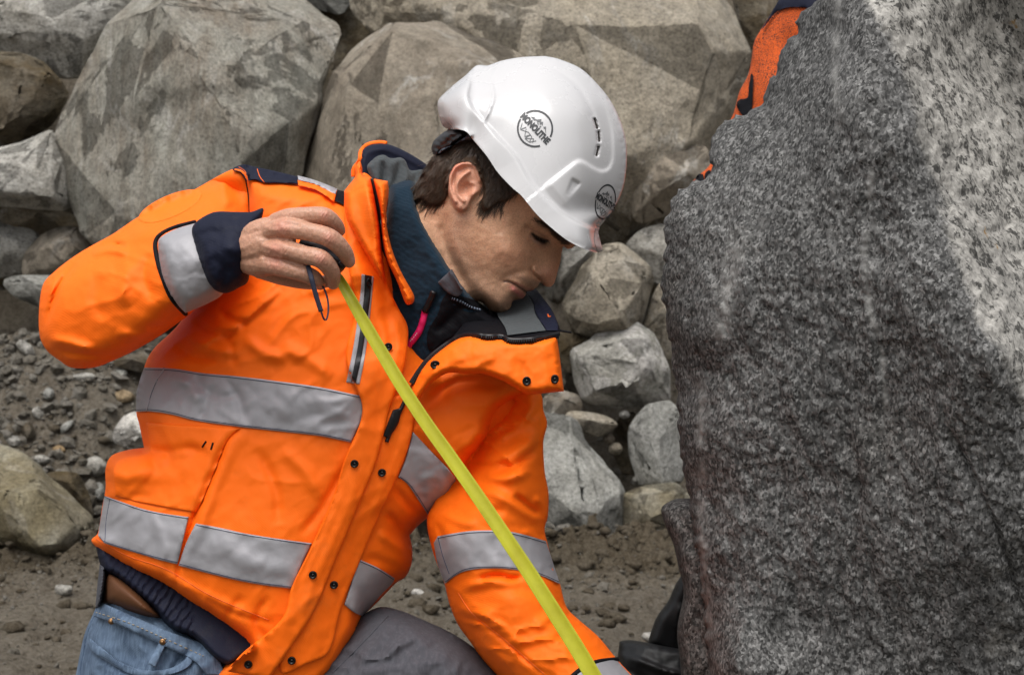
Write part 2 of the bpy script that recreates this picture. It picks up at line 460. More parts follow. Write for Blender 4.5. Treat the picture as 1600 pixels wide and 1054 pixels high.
def rock_mat(name, c1, c2, c3, streak=(1, 1, 1), srot=(0, 0, 0), sscale=6, samt=.6, vein=.5, crust=0, spk=.5, stain=None, bumpk=1.0):
    t = NT(name); c = t.coord(rand=True); cs = t.coord(streak, srot, True)
    big = t.noise(c, 2.6, 5, .6, .4); st = t.noise(cs, sscale, 6, .62, .5)
    cc = t.mix(t.ramp(big, [(.38, 0), (.62, 1)]), c1, c2)
    cc = t.mix(t.ramp(st, [(.42, 0), (.68, samt)]), cc, c3)
    if stain: cc = t.mix(t.ramp(t.noise(c, 1.9, 4, .6), [(.5, 0), (.62, stain[3])]), cc, stain[:3])
    if vein:
        v = t.math('ABSOLUTE', t.math('SUBTRACT', t.noise(t.coord((1, 1, .7), (.3, .5, .9), True), 2.2, 6, .6, 1.2), .5))
        vm = t.math('MULTIPLY', t.ramp(v, [(.0, 1), (.012, .6), (.03, 0)]), t.ramp(t.noise(c, 4, 3), [(.45, 0), (.65, vein)]))
        cc = t.mix(vm, cc, (.46, .445, .41))
    if crust:
        cc = t.mix(t.math('MULTIPLY', t.ramp(t.noise(c, 7, 7, .75), [(.50, 0), (.56, 1)]), crust), cc, (.52, .50, .47))
    md = t.noise(c, 21, 6, .72, .4); cc = t.mix(1.0, cc, t.ramp(md, [(.30, .68), (.5, 1.0), (.7, 1.3)]), 'MULTIPLY')
    s1 = t.noise(c, 85, 4, .75); s2 = t.noise(c, 260, 3, .7)
    cc = t.mix(t.math('MULTIPLY', t.ramp(s1, [(.36, 1), (.5, 0)]), spk * 1.5), cc, t.mix(1.0, cc, (.42, .41, .40), 'MULTIPLY'))
    cc = t.mix(t.math('MULTIPLY', t.ramp(s1, [(.52, 0), (.68, 1)]), spk), cc, t.mix(1.0, cc, (1.5, 1.5, 1.5), 'MULTIPLY'))
    cc = t.mix(t.math('MULTIPLY', t.ramp(s2, [(.4, 1), (.55, 0)]), spk), cc, t.mix(1.0, cc, (.6, .59, .57), 'MULTIPLY'))
    wv = t.n('ShaderNodeVectorMath', {0: c, 1: t.n('ShaderNodeVectorMath', {0: t.n('ShaderNodeTexNoise', {'Vector': c, 'Scale': 9.0, 'Detail': 4.0}).outputs[1], 1: (.12, .12, .12)}, operation='MULTIPLY').outputs[0]}, operation='ADD').outputs[0]
    stp = t.math('ADD', t.n('ShaderNodeSeparateColor', {0: t.vor(wv, 7.0, 'Color')}).outputs[0], t.math('MULTIPLY', t.n('ShaderNodeSeparateColor', {0: t.vor(wv, 24.0, 'Color')}).outputs[0], .45))
    b = t.bump(t.noise(c, 150, 6, .75), .7 * bumpk, .008); b = t.bump(t.noise(cs, 30, 7, .7, .2), .6 * bumpk, .03, b); b = t.bump(stp, .2 * bumpk, .010, b)
    t.B(Base_Color=cc, Roughness=.92, Normal=b); t.b.inputs['Specular IOR Level'].default_value = .2
    return t.m
M['rock_streak'] = rock_mat('grey_brown_streaked_rock', (0.316, 0.307, 0.263), (0.232, 0.2, 0.159), (0.391, 0.382, 0.337), (2.2, 1, .35), (0, -.35, 0), 9, .65, .7)
M['rock_light'] = rock_mat('pale_grey_rock', (0.405, 0.392, 0.358), (0.317, 0.3, 0.262), (0.492, 0.481, 0.446), (1, 1, 1.6), (0, .4, 0), 6, .6, .6)
M['rock_brown'] = rock_mat('brown_rock', (0.26, 0.222, 0.175), (0.217, 0.186, 0.145), (0.313, 0.281, 0.227), (1, 1, .5), (0, .5, 0), 7, .5, .8, 0, .3)
M['rock_tan'] = rock_mat('tan_rock', (0.353, 0.309, 0.238), (0.291, 0.258, 0.205), (0.413, 0.374, 0.306), (1, 1, 1), (0, .2, 0), 5, .5, .5)
M['rock_grey'] = rock_mat('blue_grey_rock', (0.345, 0.344, 0.321), (0.277, 0.273, 0.245), (0.424, 0.423, 0.396), (1, 1, 1), (0, 0, 0), 9, .5, .3, 0, .5)
M['rock_crust'] = rock_mat('grey_rock_white_crust', (0.351, 0.344, 0.313), (0.292, 0.281, 0.245), (0.438, 0.429, 0.396), (1, 1, 1), (0, 0, 0), 9, .5, .3, .8, .45)
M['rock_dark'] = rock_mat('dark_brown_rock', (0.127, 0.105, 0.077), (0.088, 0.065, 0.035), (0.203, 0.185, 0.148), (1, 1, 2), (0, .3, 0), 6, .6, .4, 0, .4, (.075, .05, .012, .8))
M['rock_yellow'] = rock_mat('grey_rock_ochre_stain', (0.35, 0.338, 0.3), (0.248, 0.216, 0.138), (0.381, 0.359, 0.273), (1, 1, 1), (0, 0, 0), 6, .5, .3, 0, .4, (.15, .12, .065, .7))
M['rock_white'] = rock_mat('white_quartz_rock', (0.637, 0.612, 0.557), (0.534, 0.511, 0.475), (0.318, 0.312, 0.296), (1, 1, 3), (0, .1, 0), 8, .5, 0, 0, .5)
M['rock_orange'] = rock_mat('ochre_stone', (0.408, 0.273, 0.137), (0.321, 0.244, 0.152), (0.482, 0.388, 0.246), (1, 1, 1), (0, 0, 0), 9, .5, 0, 0, .4)

def soil_mat():
    t = NT('grey_brown_soil'); c = t.coord()
    a = t.attr('dirt').outputs['Fac']
    n = t.noise(c, 3, 6, .65); f = t.noise(c, 60, 5, .7); g = t.vor(c, 45, 'Color')
    cc = t.mix(t.ramp(n, [(.35, 0), (.65, 1)]), (.125, .104, .078), (.175, .152, .119))
    cc = t.mix(t.ramp(f, [(.45, 0), (.75, .7)]), cc, (.26, .235, .195))
    cc = t.mix(t.ramp(f, [(.25, .7), (.45, 0)]), cc, (.06, .05, .036))
    cc = t.mix(t.math('MULTIPLY', a, .75), cc, t.mix(t.ramp(f, [(.4, 0), (.6, 1)]), (.055, .040, .022), (.115, .092, .06)))
    b = t.bump(t.noise(c, 170, 5, .7), .9, .008); b = t.bump(t.noise(c, 40, 6, .7), .9, .03, b)
    t.B(Base_Color=cc, Roughness=.95, Normal=b); t.b.inputs['Specular IOR Level'].default_value = .15; return t.m
M['soil'] = soil_mat()

def granite():
    t = NT('speckled_granite'); c = t.coord((1, 1, .72), (0, .06, 0)); ci = t.coord(); li = t.attr('pale').outputs['Fac']
    wob = t.n('ShaderNodeVectorMath', {0: c, 1: t.n('ShaderNodeVectorMath', {0: t.n('ShaderNodeTexNoise', {'Vector': c, 'Scale': 120.0, 'Detail': 3.0}).outputs[1], 1: (.0016, .0016, .002)}, operation='MULTIPLY').outputs[0]}, operation='ADD').outputs[0]
    def cells(sc): return t.n('ShaderNodeSeparateColor', {0: t.vor(wob, sc, 'Color')}).outputs[0]
    c1, c2 = cells(330.0), cells(160.0); fine = t.noise(c, 380, 3, .7); mid = t.noise(c, 70, 5, .68, .2); patch = t.noise(ci, 9, 5, .6)
    v = t.math('ADD', t.math('MULTIPLY', c1, .46), t.math('ADD', t.math('MULTIPLY', c2, .20), t.math('ADD', t.math('MULTIPLY', mid, .26), t.math('MULTIPLY', fine, .12))))
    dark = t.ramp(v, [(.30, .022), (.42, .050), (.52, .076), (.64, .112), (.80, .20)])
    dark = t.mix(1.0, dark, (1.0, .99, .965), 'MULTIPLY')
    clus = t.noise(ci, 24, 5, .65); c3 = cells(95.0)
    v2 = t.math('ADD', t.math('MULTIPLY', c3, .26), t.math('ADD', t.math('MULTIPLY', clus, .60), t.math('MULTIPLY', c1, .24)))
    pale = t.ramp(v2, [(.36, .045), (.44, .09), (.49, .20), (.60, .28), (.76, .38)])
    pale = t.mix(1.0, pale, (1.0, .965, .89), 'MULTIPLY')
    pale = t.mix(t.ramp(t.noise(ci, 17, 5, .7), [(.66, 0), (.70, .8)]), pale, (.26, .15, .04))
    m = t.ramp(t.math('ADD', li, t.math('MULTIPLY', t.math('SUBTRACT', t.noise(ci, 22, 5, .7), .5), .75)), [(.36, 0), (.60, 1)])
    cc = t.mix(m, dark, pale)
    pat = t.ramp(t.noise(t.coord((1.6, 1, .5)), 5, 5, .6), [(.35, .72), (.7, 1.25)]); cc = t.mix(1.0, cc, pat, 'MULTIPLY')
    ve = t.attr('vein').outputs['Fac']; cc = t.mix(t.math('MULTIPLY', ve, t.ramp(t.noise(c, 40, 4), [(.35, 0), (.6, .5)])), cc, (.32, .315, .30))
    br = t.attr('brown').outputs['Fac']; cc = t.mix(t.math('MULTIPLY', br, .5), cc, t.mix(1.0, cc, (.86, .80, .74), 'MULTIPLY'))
    b = t.bump(v, .14, .002); b = t.bump(t.noise(c, 40, 6, .6), .3, .012, b)
    t.B(Base_Color=cc, Roughness=.8, Normal=b); t.b.inputs['Specular IOR Level'].default_value = .3; return t.m
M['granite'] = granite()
# ------------------------------------------------------------------ the ground: flat dirt, a rough berm, the bank behind, out to the horizon
Y0, SL = 5.0, 0.7
def ground_z(X, Y):
    X = np.asarray(X, float); Y = np.asarray(Y, float)
    yb = Y - Y0 - .75 / (1 + np.exp(-(X + 1.25) / .12))          # the bank stands further back right of the dirt slope
    t1 = np.clip(yb / SL, 0, .78); t2 = np.clip((yb - SL * .78 - .75) / .6, 0, 2.6); bank = t1 + t2
    q = np.stack([X, Y, 0 * X], -1).reshape(-1, 3)
    md = np.exp(-((Y - 4.84 - .10 * np.sin(X * 2.1)) / .30) ** 2); near = md * (.07 + .06 * (1 - np.abs(fbm(q * 7 + 3, 3, .6).reshape(X.shape))) ** 2 + .045 * fbm(q * 17, 3, .6).reshape(X.shape))
    n = fbm(q * 1.7, 4).reshape(X.shape); n2 = fbm(q * 9 + 5, 4, .6).reshape(X.shape); n3 = fbm(q * 34 + 9, 3, .6).reshape(X.shape)
    rough = .5 + .5 * np.clip((Y - 4.3) / .35, 0, 1)
    far = np.clip((np.abs(X) + np.abs(Y - 5) - 9) / 20, 0, 1)
    return (bank + near + (n * .05 + n2 * .028 * rough * 1.3 + n3 * .022 * rough * rough + (.02 * (1 - np.abs(n3)) ** 3) * rough)) * 1.0 + far * n * .3
def dirt_mask(X, Y):
    q = np.stack([X, Y, 0 * X], -1).reshape(-1, 3)
    return np.clip(np.exp(-((Y - 4.86) / .30) ** 2) * 1.6 + fbm(q * 4, 3).reshape(X.shape) * .35 + np.clip((Y - 5.3) * .25, 0, .25), 0, 1)
def axis(lo, hi, step, far):
    a = list(np.arange(lo, hi + 1e-6, step)); d = step
    while a[-1] < far: d *= 1.35; a.append(a[-1] + d)
    d = step; b = [lo]
    while b[-1] > -far: d *= 1.35; b.append(b[-1] - d)
    return np.array(b[:0:-1] + a)
gx = axis(-2.9, 1.5, .022, 900); gy = axis(2.9, 6.4, .022, 900)
GX, GY = np.meshgrid(gx, gy); GZ = ground_z(GX, GY)
GV = np.stack([GX, GY, GZ], -1).reshape(-1, 3); nx = len(gx)
i0 = (np.arange(len(gy) - 1)[:, None] * nx + np.arange(nx - 1)[None]).ravel()
GF = np.stack([i0, i0 + 1, i0 + nx + 1, i0 + nx], 1)
me = bpy.data.meshes.new('ground'); me.from_pydata(GV.tolist(), [], GF.tolist())
me.polygons.foreach_set('use_smooth', [True] * len(me.polygons)); me.materials.append(M['soil'])
at = me.attributes.new('dirt', 'FLOAT', 'POINT'); at.data.foreach_set('value', dirt_mask(GX, GY).ravel().astype(np.float32))
ground = bpy.data.objects.new('ground', me); COL.objects.link(ground); tag(ground, kind='structure')

def bank_Y(y):
    t = (CH * F - Y0 * (y - CY)) / (F + SL * (y - CY)); return Y0 + SL * max(t, 0)
def ground_pt(x, y):
    lo, hi = 1.5, 12.0
    for Yv in np.arange(1.5, 9, .02):
        p = P(x, y, Yv)
        if p[2] < ground_z(p[0:1], p[1:2])[0]: return p
    return P(x, y, 7)

# ------------------------------------------------------------------ boulders: hulls of measured corners, broken up by noise
def rough_hull(pts, edge, soft, amp, seed, layers=None):
    bm = bmesh.new()
    for p in pts: bm.verts.new(p)
    def hull():
        bmesh.ops.convex_hull(bm, input=bm.verts)
        bmesh.ops.delete(bm, geom=[v for v in bm.verts if not v.link_faces], context='VERTS')
    hull(); rc = np.random.default_rng(seed + 50); A = np.array(pts); sz0 = np.ptp(A, axis=0).min()
    for _ in range(11):                                        # break corners and edges off along flat planes
        n = rc.normal(size=3); n[1] -= .7; n /= np.linalg.norm(n)
        C = np.array([v.co[:] for v in bm.verts]); sup = (C @ n).max(); co = n * (sup - sz0 * rc.uniform(.012, .05))
        bmesh.ops.bisect_plane(bm, geom=bm.verts[:] + bm.edges[:] + bm.faces[:], plane_co=co, plane_no=n, clear_outer=True); hull()
    bmesh.ops.triangulate(bm, faces=bm.faces)
    for _ in range(9):
        L = [e for e in bm.edges if e.calc_length() > edge * 1.5]
        if not L or len(bm.verts) > 16000: break
        bmesh.ops.subdivide_edges(bm, edges=L, cuts=1, use_grid_fill=False)
        bmesh.ops.triangulate(bm, faces=[f for f in bm.faces if len(f.verts) > 3])
    bm.verts.ensure_lookup_table(); bm.verts.index_update()
    V = np.array([v.co[:] for v in bm.verts]); T = [tuple(v.index for v in f.verts) for f in bm.faces]
    e = neighbours(len(V), T); bm.normal_update()
    for k in range(3): V[:, k] = lap(V[:, k], e, len(V), soft, None, .45)
    for v, c in zip(bm.verts, V): v.co = c
    bm.normal_update(); N = np.array([v.normal[:] for v in bm.verts]); bm.free()
    o = seed * 13.7; rr = np.random.default_rng(seed)
    h = amp * .55 * fbm(V * 3.2 + o, 3)
    mn, mx = V.min(0), V.max(0); sz = (mx - mn).max()
    for cell, k in ((.40, .028), (.13, .05), (.05, .06)):      # broken facets: every patch of the face has a tilt of its own
        n = int(min(260, max(6, np.prod(np.maximum(mx - mn, cell)) / cell ** 3 * .9))); sd_ = mn + rr.random((n, 3)) * (mx - mn)
        q = V + .25 * cell * np.stack([fbm(V / cell * 1.3 + o + 3 * i, 2) for i in range(3)], 1)
        d2 = ((q[:, None] - sd_[None]) ** 2).sum(-1); c = d2.argmin(1); tl = rr.normal(size=(n, 3)) * k * min(1, amp / .02)
        h += np.clip(((V - sd_[c]) * tl[c]).sum(1), -cell * .04, cell * .04)
    h += amp * .30 * fbm(V * 16 + o, 4, .6) + amp * .22 * (1 - np.abs(fbm(V * 9 + o, 4, .6))) ** 2 + amp * .12 * fbm(V * 60 + o, 2)
    h = lap(h, e, len(V), 2)
    return V + N * h[:, None], T
rock_n = [0]
def boulder(name, outline, inner, mat, label, group, Y=None, dY=0.0, depth=.55, edge=.024, amp=.021, soft=1, cat='boulder', kindobj=None):
    """outline: (x, y[, nearer m]); inner: corners inside the outline that stand nearer by the third value"""
    rock_n[0] += 1
    o = np.array([(p[0], p[1], p[2] if len(p) > 2 else 0) for p in outline], float)
    c = o[:, :2].mean(0); w = np.ptp(o[:, 0]); hh = np.ptp(o[:, 1])
    if Y is None: Y = bank_Y(c[1] + hh * .25) - .12 * min(w, hh) / 444
    Y += dY; size = min(w, hh) / F * Y
    pts = [P(a, b, Y - d) for a, b, d in o] + [P(p[0], p[1], Y - p[2]) for p in inner]
    pts += [P(c[0] + (a - c[0]) * .82, c[1] + (b - c[1]) * .82, Y + depth * size * .7) for a, b, d in o]
    pts += [P(c[0] + (a - c[0]) * .45, c[1] + (b - c[1]) * .45, Y + depth * size * 1.3) for a, b, d in o]
    V, T = rough_hull(pts, edge, soft, min(amp, size * .05), rock_n[0])
    base = V.mean(0); base[2] = V[:, 2].min()
    ob = mesh_obj(name, V, T, M[mat], None, True, 38, None, base)
    return tag(ob, label, cat, group)
GP = 'boulders heaped on the bank'
boulder('boulder', [(60, -60), (235, -50), (246, 8), (150, 85), (125, 118), (100, 124), (62, 96), (20, 90), (-60, 80), (-70, -40)],
        [(60, 40, .16), (130, 60, .1), (215, 5, .06), (0, 30, .14)], 'rock_light', 'pale boulder with white veins filling the top left corner', GP, dY=-.05)
boulder('boulder', [(-50, 76), (36, 84), (72, 104), (104, 136), (111, 147), (86, 163), (84, 196), (52, 209), (8, 242), (-50, 250)],
        [(40, 115, .12), (75, 120, .12), (20, 190, .14), (60, 180, .1)], 'rock_dark', 'dark brown stained boulder at the left edge under the veined corner boulder', GP, dY=.02)
boulder('boulder', [(-60, 250), (4, 243), (56, 211), (82, 203), (98, 240), (118, 330), (62, 322), (-10, 318), (-60, 320)],
        [(40, 260, .12), (60, 235, .07), (80, 300, .12), (0, 300, .1)], 'rock_light', 'grey wedge boulder above the black gap at the left edge', GP, Y=5.75)
boulder('boulder', [(194, 0, .22), (168, 42, .2), (138, 100, .14), (103, 162, .08), (82, 214, .04), (88, 262, .06), (108, 330, .12), (128, 376, .2), (160, 400, .25), (330, 400, .5), (440, 320, .3), (470, 276, .22), (500, 165, .16), (520, 100, .02), (536, 45, -.12), (500, 4, -.25), (430, -40, -.35), (250, -60, -.1)],
        [(244, 0, .42), (292, 84, .50), (332, 112, .53), (346, 152, .56), (356, 200, .60), (368, 262, .60), (180, 330, .36), (400, 205, .52), (450, 190, .38), (492, 158, .22)],
        'rock_streak', 'largest grey boulder with a sharp vertical ridge left of the worker in front', GP, Y=5.85, amp=.017, soft=0)
boulder('boulder', [(466, 320), (474, 250), (490, 200), (508, 150), (520, 112), (545, 74), (572, 56), (600, 28), (690, 34), (760, 66), (850, 100), (880, 180), (880, 420), (620, 460), (470, 420)],
        [(548, 78, .32), (618, 58, .32), (668, 74, .34), (712, 104, .36), (830, 130, .36), (700, 320, .46), (520, 260, .33), (560, 380, .40), (800, 350, .4)],
        'rock_brown', 'brown flat faced boulder directly behind the white hard hat', GP, Y=5.75, amp=.018)
boulder('boulder', [(528, -60), (540, 20), (600, 50), (700, 130), (860, 260), (960, 395), (992, 360), (1032, 335), (1080, 295), (1110, 245), (1140, 192), (1166, 120), (1177, 62), (1168, 26), (1142, 2), (1100, -60), (800, -120)],
        [(900, 40, .40), (1128, 40, .26), (1096, 140, .34), (1080, 220, .36), (1000, 330, .36), (700, 20, .26), (960, 240, .46)],
        'rock_tan', 'huge tan boulder across the top between the hard hat and the granite block', GP, Y=6.15, amp=.035)
boulder('boulder', [(1130, -40), (1160, 8), (1178, 50), (1170, 110), (1210, 120), (1300, 60), (1300, -60)], [(1200, 20, .1), (1185, 60, .06)], 'rock_dark', 'dark brown boulder at the top beside the second worker', GP, Y=6.5)
boulder('boulder', [(430, -30), (436, -8), (470, 4), (512, 14), (530, 26), (550, 10), (560, -40)], [(500, -5, .05)], 'rock_grey', 'small grey rock wedged in the top gap between two big boulders', GP, Y=6.55)
boulder('boulder', [(984, 268), (1010, 240), (1060, 215), (1110, 230), (1120, 300), (1075, 330), (1040, 342), (1005, 352), (986, 344)],
        [(1030, 262, .12), (1070, 270, .14), (1010, 310, .10)], 'rock_brown', 'dark banded brown boulder above the black gap beside the hard hat peak', GP, Y=5.85)
boulder('boulder', [(976, 380), (996, 360), (1040, 350), (1090, 360), (1090, 470), (1030, 450), (1000, 420)], [(1030, 390, .08), (1060, 400, .1)], 'rock_light', 'pale grey boulder touching the left edge of the granite block', GP, Y=5.85)
boulder('boulder', [(850, 400), (870, 385), (905, 380), (940, 376), (925, 400), (905, 425), (884, 462), (872, 474), (850, 470)], [(885, 405, .1), (875, 440, .08), (915, 392, .06)], 'rock_light', 'grey boulder right behind the nose of the worker in front', GP, Y=5.85)
boulder('boulder', [(876, 482), (886, 462), (908, 418), (938, 388), (972, 376), (1000, 398), (1020, 416), (1026, 448), (1012, 498), (1000, 522), (960, 524), (926, 524), (898, 516)],
        [(930, 430, .17), (975, 405, .13), (1005, 440, .15), (960, 500, .2), (905, 495, .12)], 'rock_tan', 'tan boulder below the peak of the white hard hat', GP, Y=5.62)
boulder('boulder', [(1002, 520), (1016, 470), (1030, 440), (1080, 440), (1080, 560), (1030, 560)], [(1040, 480, .08)], 'rock_tan', 'narrow tan boulder half hidden by the granite block', GP, Y=5.7)
boulder('boulder', [(866, 560), (872, 520), (905, 514), (930, 532), (920, 560), (890, 590)], [(895, 535, .07)], 'rock_dark', 'small dark rock right of the open jacket collar', GP, Y=5.65)
boulder('boulder', [(886, 545), (905, 536), (968, 508), (994, 503), (1020, 522), (1042, 558), (1052, 628), (1010, 640), (966, 628), (912, 632), (896, 600)],
        [(900, 552, .10), (968, 530, .12), (1002, 528, .12), (1010, 570, .18), (990, 600, .17), (930, 610, .12), (975, 560, .05)], 'rock_crust', 'grey boulder with a white crust in the middle of the right heap', GP, Y=5.55)
boulder('boulder', [(846, 622), (870, 606), (906, 616), (914, 640), (900, 660), (850, 660)], [(880, 625, .06)], 'rock_brown', 'small brown rock just below the snaps of the jacket collar', GP, Y=5.55)
boulder('boulder', [(878, 654), (892, 641), (925, 644), (954, 652), (966, 664), (936, 682), (905, 676)], [(920, 655, .05), (945, 662, .05)], 'rock_tan', 'flat pale stone on top of the big grey boulder', GP, Y=5.45, cat='rock', edge=.018)
boulder('boulder', [(965, 650), (990, 640), (1010, 660), (1005, 740), (975, 745), (950, 690)], [(985, 690, .03)], 'rock_dark', 'dark brown rock in the gap beside the upright slab', GP, Y=5.75)
boulder('boulder', [(978, 672), (990, 650), (1012, 630), (1046, 621), (1066, 640), (1070, 750), (1032, 758), (996, 759), (986, 720)],
        [(1014, 634, .10), (1026, 690, .14), (1034, 752, .14), (992, 700, .03)], 'rock_grey', 'upright grey slab leaning beside the granite block', GP, Y=5.42)
boulder('boulder', [(800, 660), (852, 648), (888, 656), (926, 690), (966, 735), (978, 768), (974, 858), (930, 850), (856, 850), (800, 850)],
        [(850, 662, .10), (905, 690, .11), (940, 790, .22), (965, 775, .15), (900, 800, .25), (850, 760, .2), (925, 850, .2)], 'rock_grey', 'big blue grey boulder right of the bent sleeve', GP, Y=5.3)
boulder('boulder', [(972, 772), (1000, 760), (1056, 753), (1080, 772), (1080, 855), (1050, 856), (1000, 856), (974, 852)],
        [(1000, 775, .08), (1055, 768, .1), (1010, 810, .13), (1050, 800, .13)], 'rock_yellow', 'grey boulder with a brown lower half at the foot of the heap', GP, Y=5.25)
boulder('boulder', [(-40, 340), (20, 350), (62, 364), (66, 392), (36, 432), (-40, 440)], [(20, 380, .1), (40, 395, .08)], 'rock_light', 'grey boulder below the black gap at the left edge', GP, Y=5.95)
boulder('boulder', [(34, 432), (38, 394), (62, 366), (98, 352), (122, 352), (138, 382), (150, 420), (110, 440), (76, 428)], [(75, 385, .12), (105, 372, .1), (100, 410, .12)], 'rock_brown', 'rounded brown boulder beside the raised elbow', GP, Y=5.85)
boulder('boulder', [(2, 440), (30, 430), (76, 428), (130, 432), (150, 470), (100, 494), (60, 480), (20, 462)], [(60, 445, .08), (100, 460, .1)], 'rock_grey', 'flat blue grey boulder at the left touching the raised elbow', GP, Y=5.75)
boulder('boulder', [(-60, 690), (0, 692), (26, 701), (60, 732), (92, 760), (122, 790), (148, 812), (152, 842), (132, 872), (96, 892), (62, 892), (34, 868), (-4, 842), (-60, 830)],
        [(0, 786, .22), (34, 782, .24), (66, 742, .10), (60, 850, .25), (110, 830, .2), (0, 720, .08)], 'rock_yellow', 'big boulder with ochre stained face in the lower left corner', GP, Y=4.85)
boulder('boulder', [(66, 742), (90, 734), (122, 738), (140, 770), (150, 806), (120, 800)], [(110, 755, .05)], 'rock_dark', 'dark slab leaning behind the ochre stained boulder', GP, Y=5.02, edge=.018)
boulder('boulder', [(-40, 840), (4, 838), (30, 870), (42, 902), (10, 905), (-40, 900)], [(5, 870, .05)], 'rock_dark', 'small dark rock tucked under the ochre stained boulder', GP, Y=4.95)
boulder('boulder', [(174, 690), (178, 668), (192, 648), (212, 640), (240, 650), (240, 706), (200, 702)], [(200, 668, .06), (220, 680, .07)], 'rock_white', 'white quartz boulder peeking out left of the jacket', GP, Y=5.0, edge=.018)
boulder('boulder', [(172, 562), (190, 552), (226, 548), (250, 560), (250, 585), (210, 578), (180, 574)], [(210, 560, .05)], 'rock_dark', 'dark rock in shadow under the raised sleeve', GP, Y=5.5)
boulder('boulder', [(150, 376), (200, 360), (300, 330), (400, 340), (400, 460), (160, 460)], [(250, 400, .1)], 'rock_brown', 'boulder behind the raised orange sleeve', GP, Y=5.8)
boulder('boulder', [(60, 440), (130, 400), (180, 430), (170, 480), (110, 500)], [(120, 440, .06)], 'rock_grey', 'grey rock partly behind the point of the raised elbow', GP, Y=5.85)
boulder('boulder', [(560, 420), (900, 440), (880, 640), (560, 640)], [(700, 520, .2)], 'rock_brown', 'boulder hidden behind the chest of the worker', GP, Y=5.9)
boulder('boulder', [(-120, 230), (40, 220), (220, 250), (240, 460), (-120, 470)], [(60, 330, .1)], 'rock_dark', 'added dark boulder that blocks light behind the black gap at the left', GP, Y=6.45, amp=.01)  # added backing rock, stops sky light so the gap stays dark
boulder('boulder', [(400, -60), (640, -60), (640, 340), (400, 340)], [(520, 150, .08)], 'rock_dark', 'added dark boulder that blocks light in the crack left of the brown boulder', GP, Y=6.7, amp=.01)  # dark backing added behind the crack to keep light out
boulder('boulder', [(900, 230), (1140, 220), (1140, 460), (900, 460)], [(1010, 340, .08)], 'rock_dark', 'added dark boulder that blocks light in the gap beside the hard hat peak', GP, Y=6.6, amp=.01)  # one more added backing rock that shuts light out of its gap
# the heap goes on beyond the left edge and behind the worker
def blob_rock(cx, cy, a, b, mat, label, Y, group=GP):
    rb = random.Random(int(cx * 3 + cy)); out = [(cx + a * math.cos(w) * rb.uniform(.8, 1.15), cy + b * math.sin(w) * rb.uniform(.8, 1.15)) for w in np.linspace(0, 2 * math.pi, 9, endpoint=False)]
    boulder('boulder', out, [(cx - a * .3, cy - b * .3, a / 900), (cx + a * .4, cy - b * .1, a / 1100), (cx, cy + b * .5, a / 800)], mat, label, group, Y=Y)
for cx, cy, a, b, mt, Yv in ((-210, 20, 130, 110, 'rock_light', 6.1), (-430, 60, 130, 150, 'rock_brown', 6.1), (-190, 215, 120, 95, 'rock_streak', 6.0), (-420, 300, 130, 110, 'rock_light', 5.9), (-170, 390, 110, 80, 'rock_tan', 5.8), (-640, 180, 120, 160, 'rock_streak', 6.0)):
    blob_rock(cx, cy, a, b, mt, 'boulder of the heap beyond the left edge of the photo', Yv, 'boulders beyond the left edge')
for cx, cy, a, b, mt, Yv in ((480, 560, 110, 90, 'rock_grey', 5.75), (620, 690, 100, 80, 'rock_light', 5.5), (740, 700, 80, 90, 'rock_tan', 5.45), (400, 690, 90, 80, 'rock_brown', 5.5)):
    blob_rock(cx, cy, a, b, mt, 'boulder of the heap covered by the worker in front', Yv, 'boulders covered by the worker')
# stones lying on the bank
GS = 'loose stones on the dirt bank'
def stone(x0, y0, x1, y1, mat, label, tilt=0, k=8):
    cx, cy, a, b = (x0 + x1) / 2, (y0 + y1) / 2, (x1 - x0) / 2, (y1 - y0) / 2
    p = ground_pt(cx, y1 - b * .3); Yv = p[1] - .01; r = random.Random(int(x0 * 7 + y0))
    out = [(cx + a * math.cos(w) * r.uniform(.85, 1.1), cy + b * math.sin(w) * r.uniform(.8, 1.1) + tilt * math.cos(w) * b) for w in np.linspace(0, 2 * math.pi, k, endpoint=False)]
    boulder('stone', out, [(cx - a * .3, cy - b * .2, b / F * Yv * .9), (cx + a * .4, cy - b * .1, b / F * Yv * .8), (cx, cy + b * .6, b / F * Yv * .9)], mat, label, GS, Y=Yv, edge=.010, amp=.008, soft=2, cat='stone')
for args_ in ((872, 655, 884, 672, 'rock_tan', 'small brown stone left of the flat pale stone in the right heap'), (940, 676, 962, 694, 'rock_brown', 'small brown stone under the flat pale stone in the right heap'), (986, 742, 1006, 760, 'rock_light', 'small stone at the foot of the upright slab'), (950, 690, 974, 712, 'rock_tan', 'little tan stone between the big blue grey boulder and the slab'), (966, 640, 985, 655, 'rock_light', 'little stone under the white crusted boulder'), (905, 700, 925, 712, 'rock_dark', 'dark chip behind the big blue grey boulder')):
    x0_, y0_, x1_, y1_, m_, l_ = args_
    rr_ = [(x0_ + (x1_ - x0_) * (.5 + .5 * math.cos(w)), y0_ + (y1_ - y0_) * (.5 + .5 * math.sin(w))) for w in np.linspace(0, 2 * math.pi, 7, endpoint=False)]
    boulder('stone', rr_, [((x0_ + x1_) / 2 - 2, (y0_ + y1_) / 2, .03)], m_, l_, 'stones wedged in the right heap', Y=5.5, edge=.010, amp=.008, soft=1, cat='stone')
stone(25, 532, 58, 558, 'rock_light', 'squarish pale stone on the bank below the grey boulders', .6, 6)
stone(170, 608, 214, 632, 'rock_orange', 'orange brown stone left of the chest stripe')
stone(76, 694, 104, 712, 'rock_orange', 'small tan stone above the ochre stained boulder')
stone(48, 708, 80, 726, 'rock_light', 'flat grey stone just above the slope of the ochre boulder')
stone(128, 712, 172, 745, 'rock_light', 'pale stone beside the jacket pocket bulge')
stone(66, 604, 86, 626, 'rock_grey', 'upright bluish stone in the middle of the dirt bank')
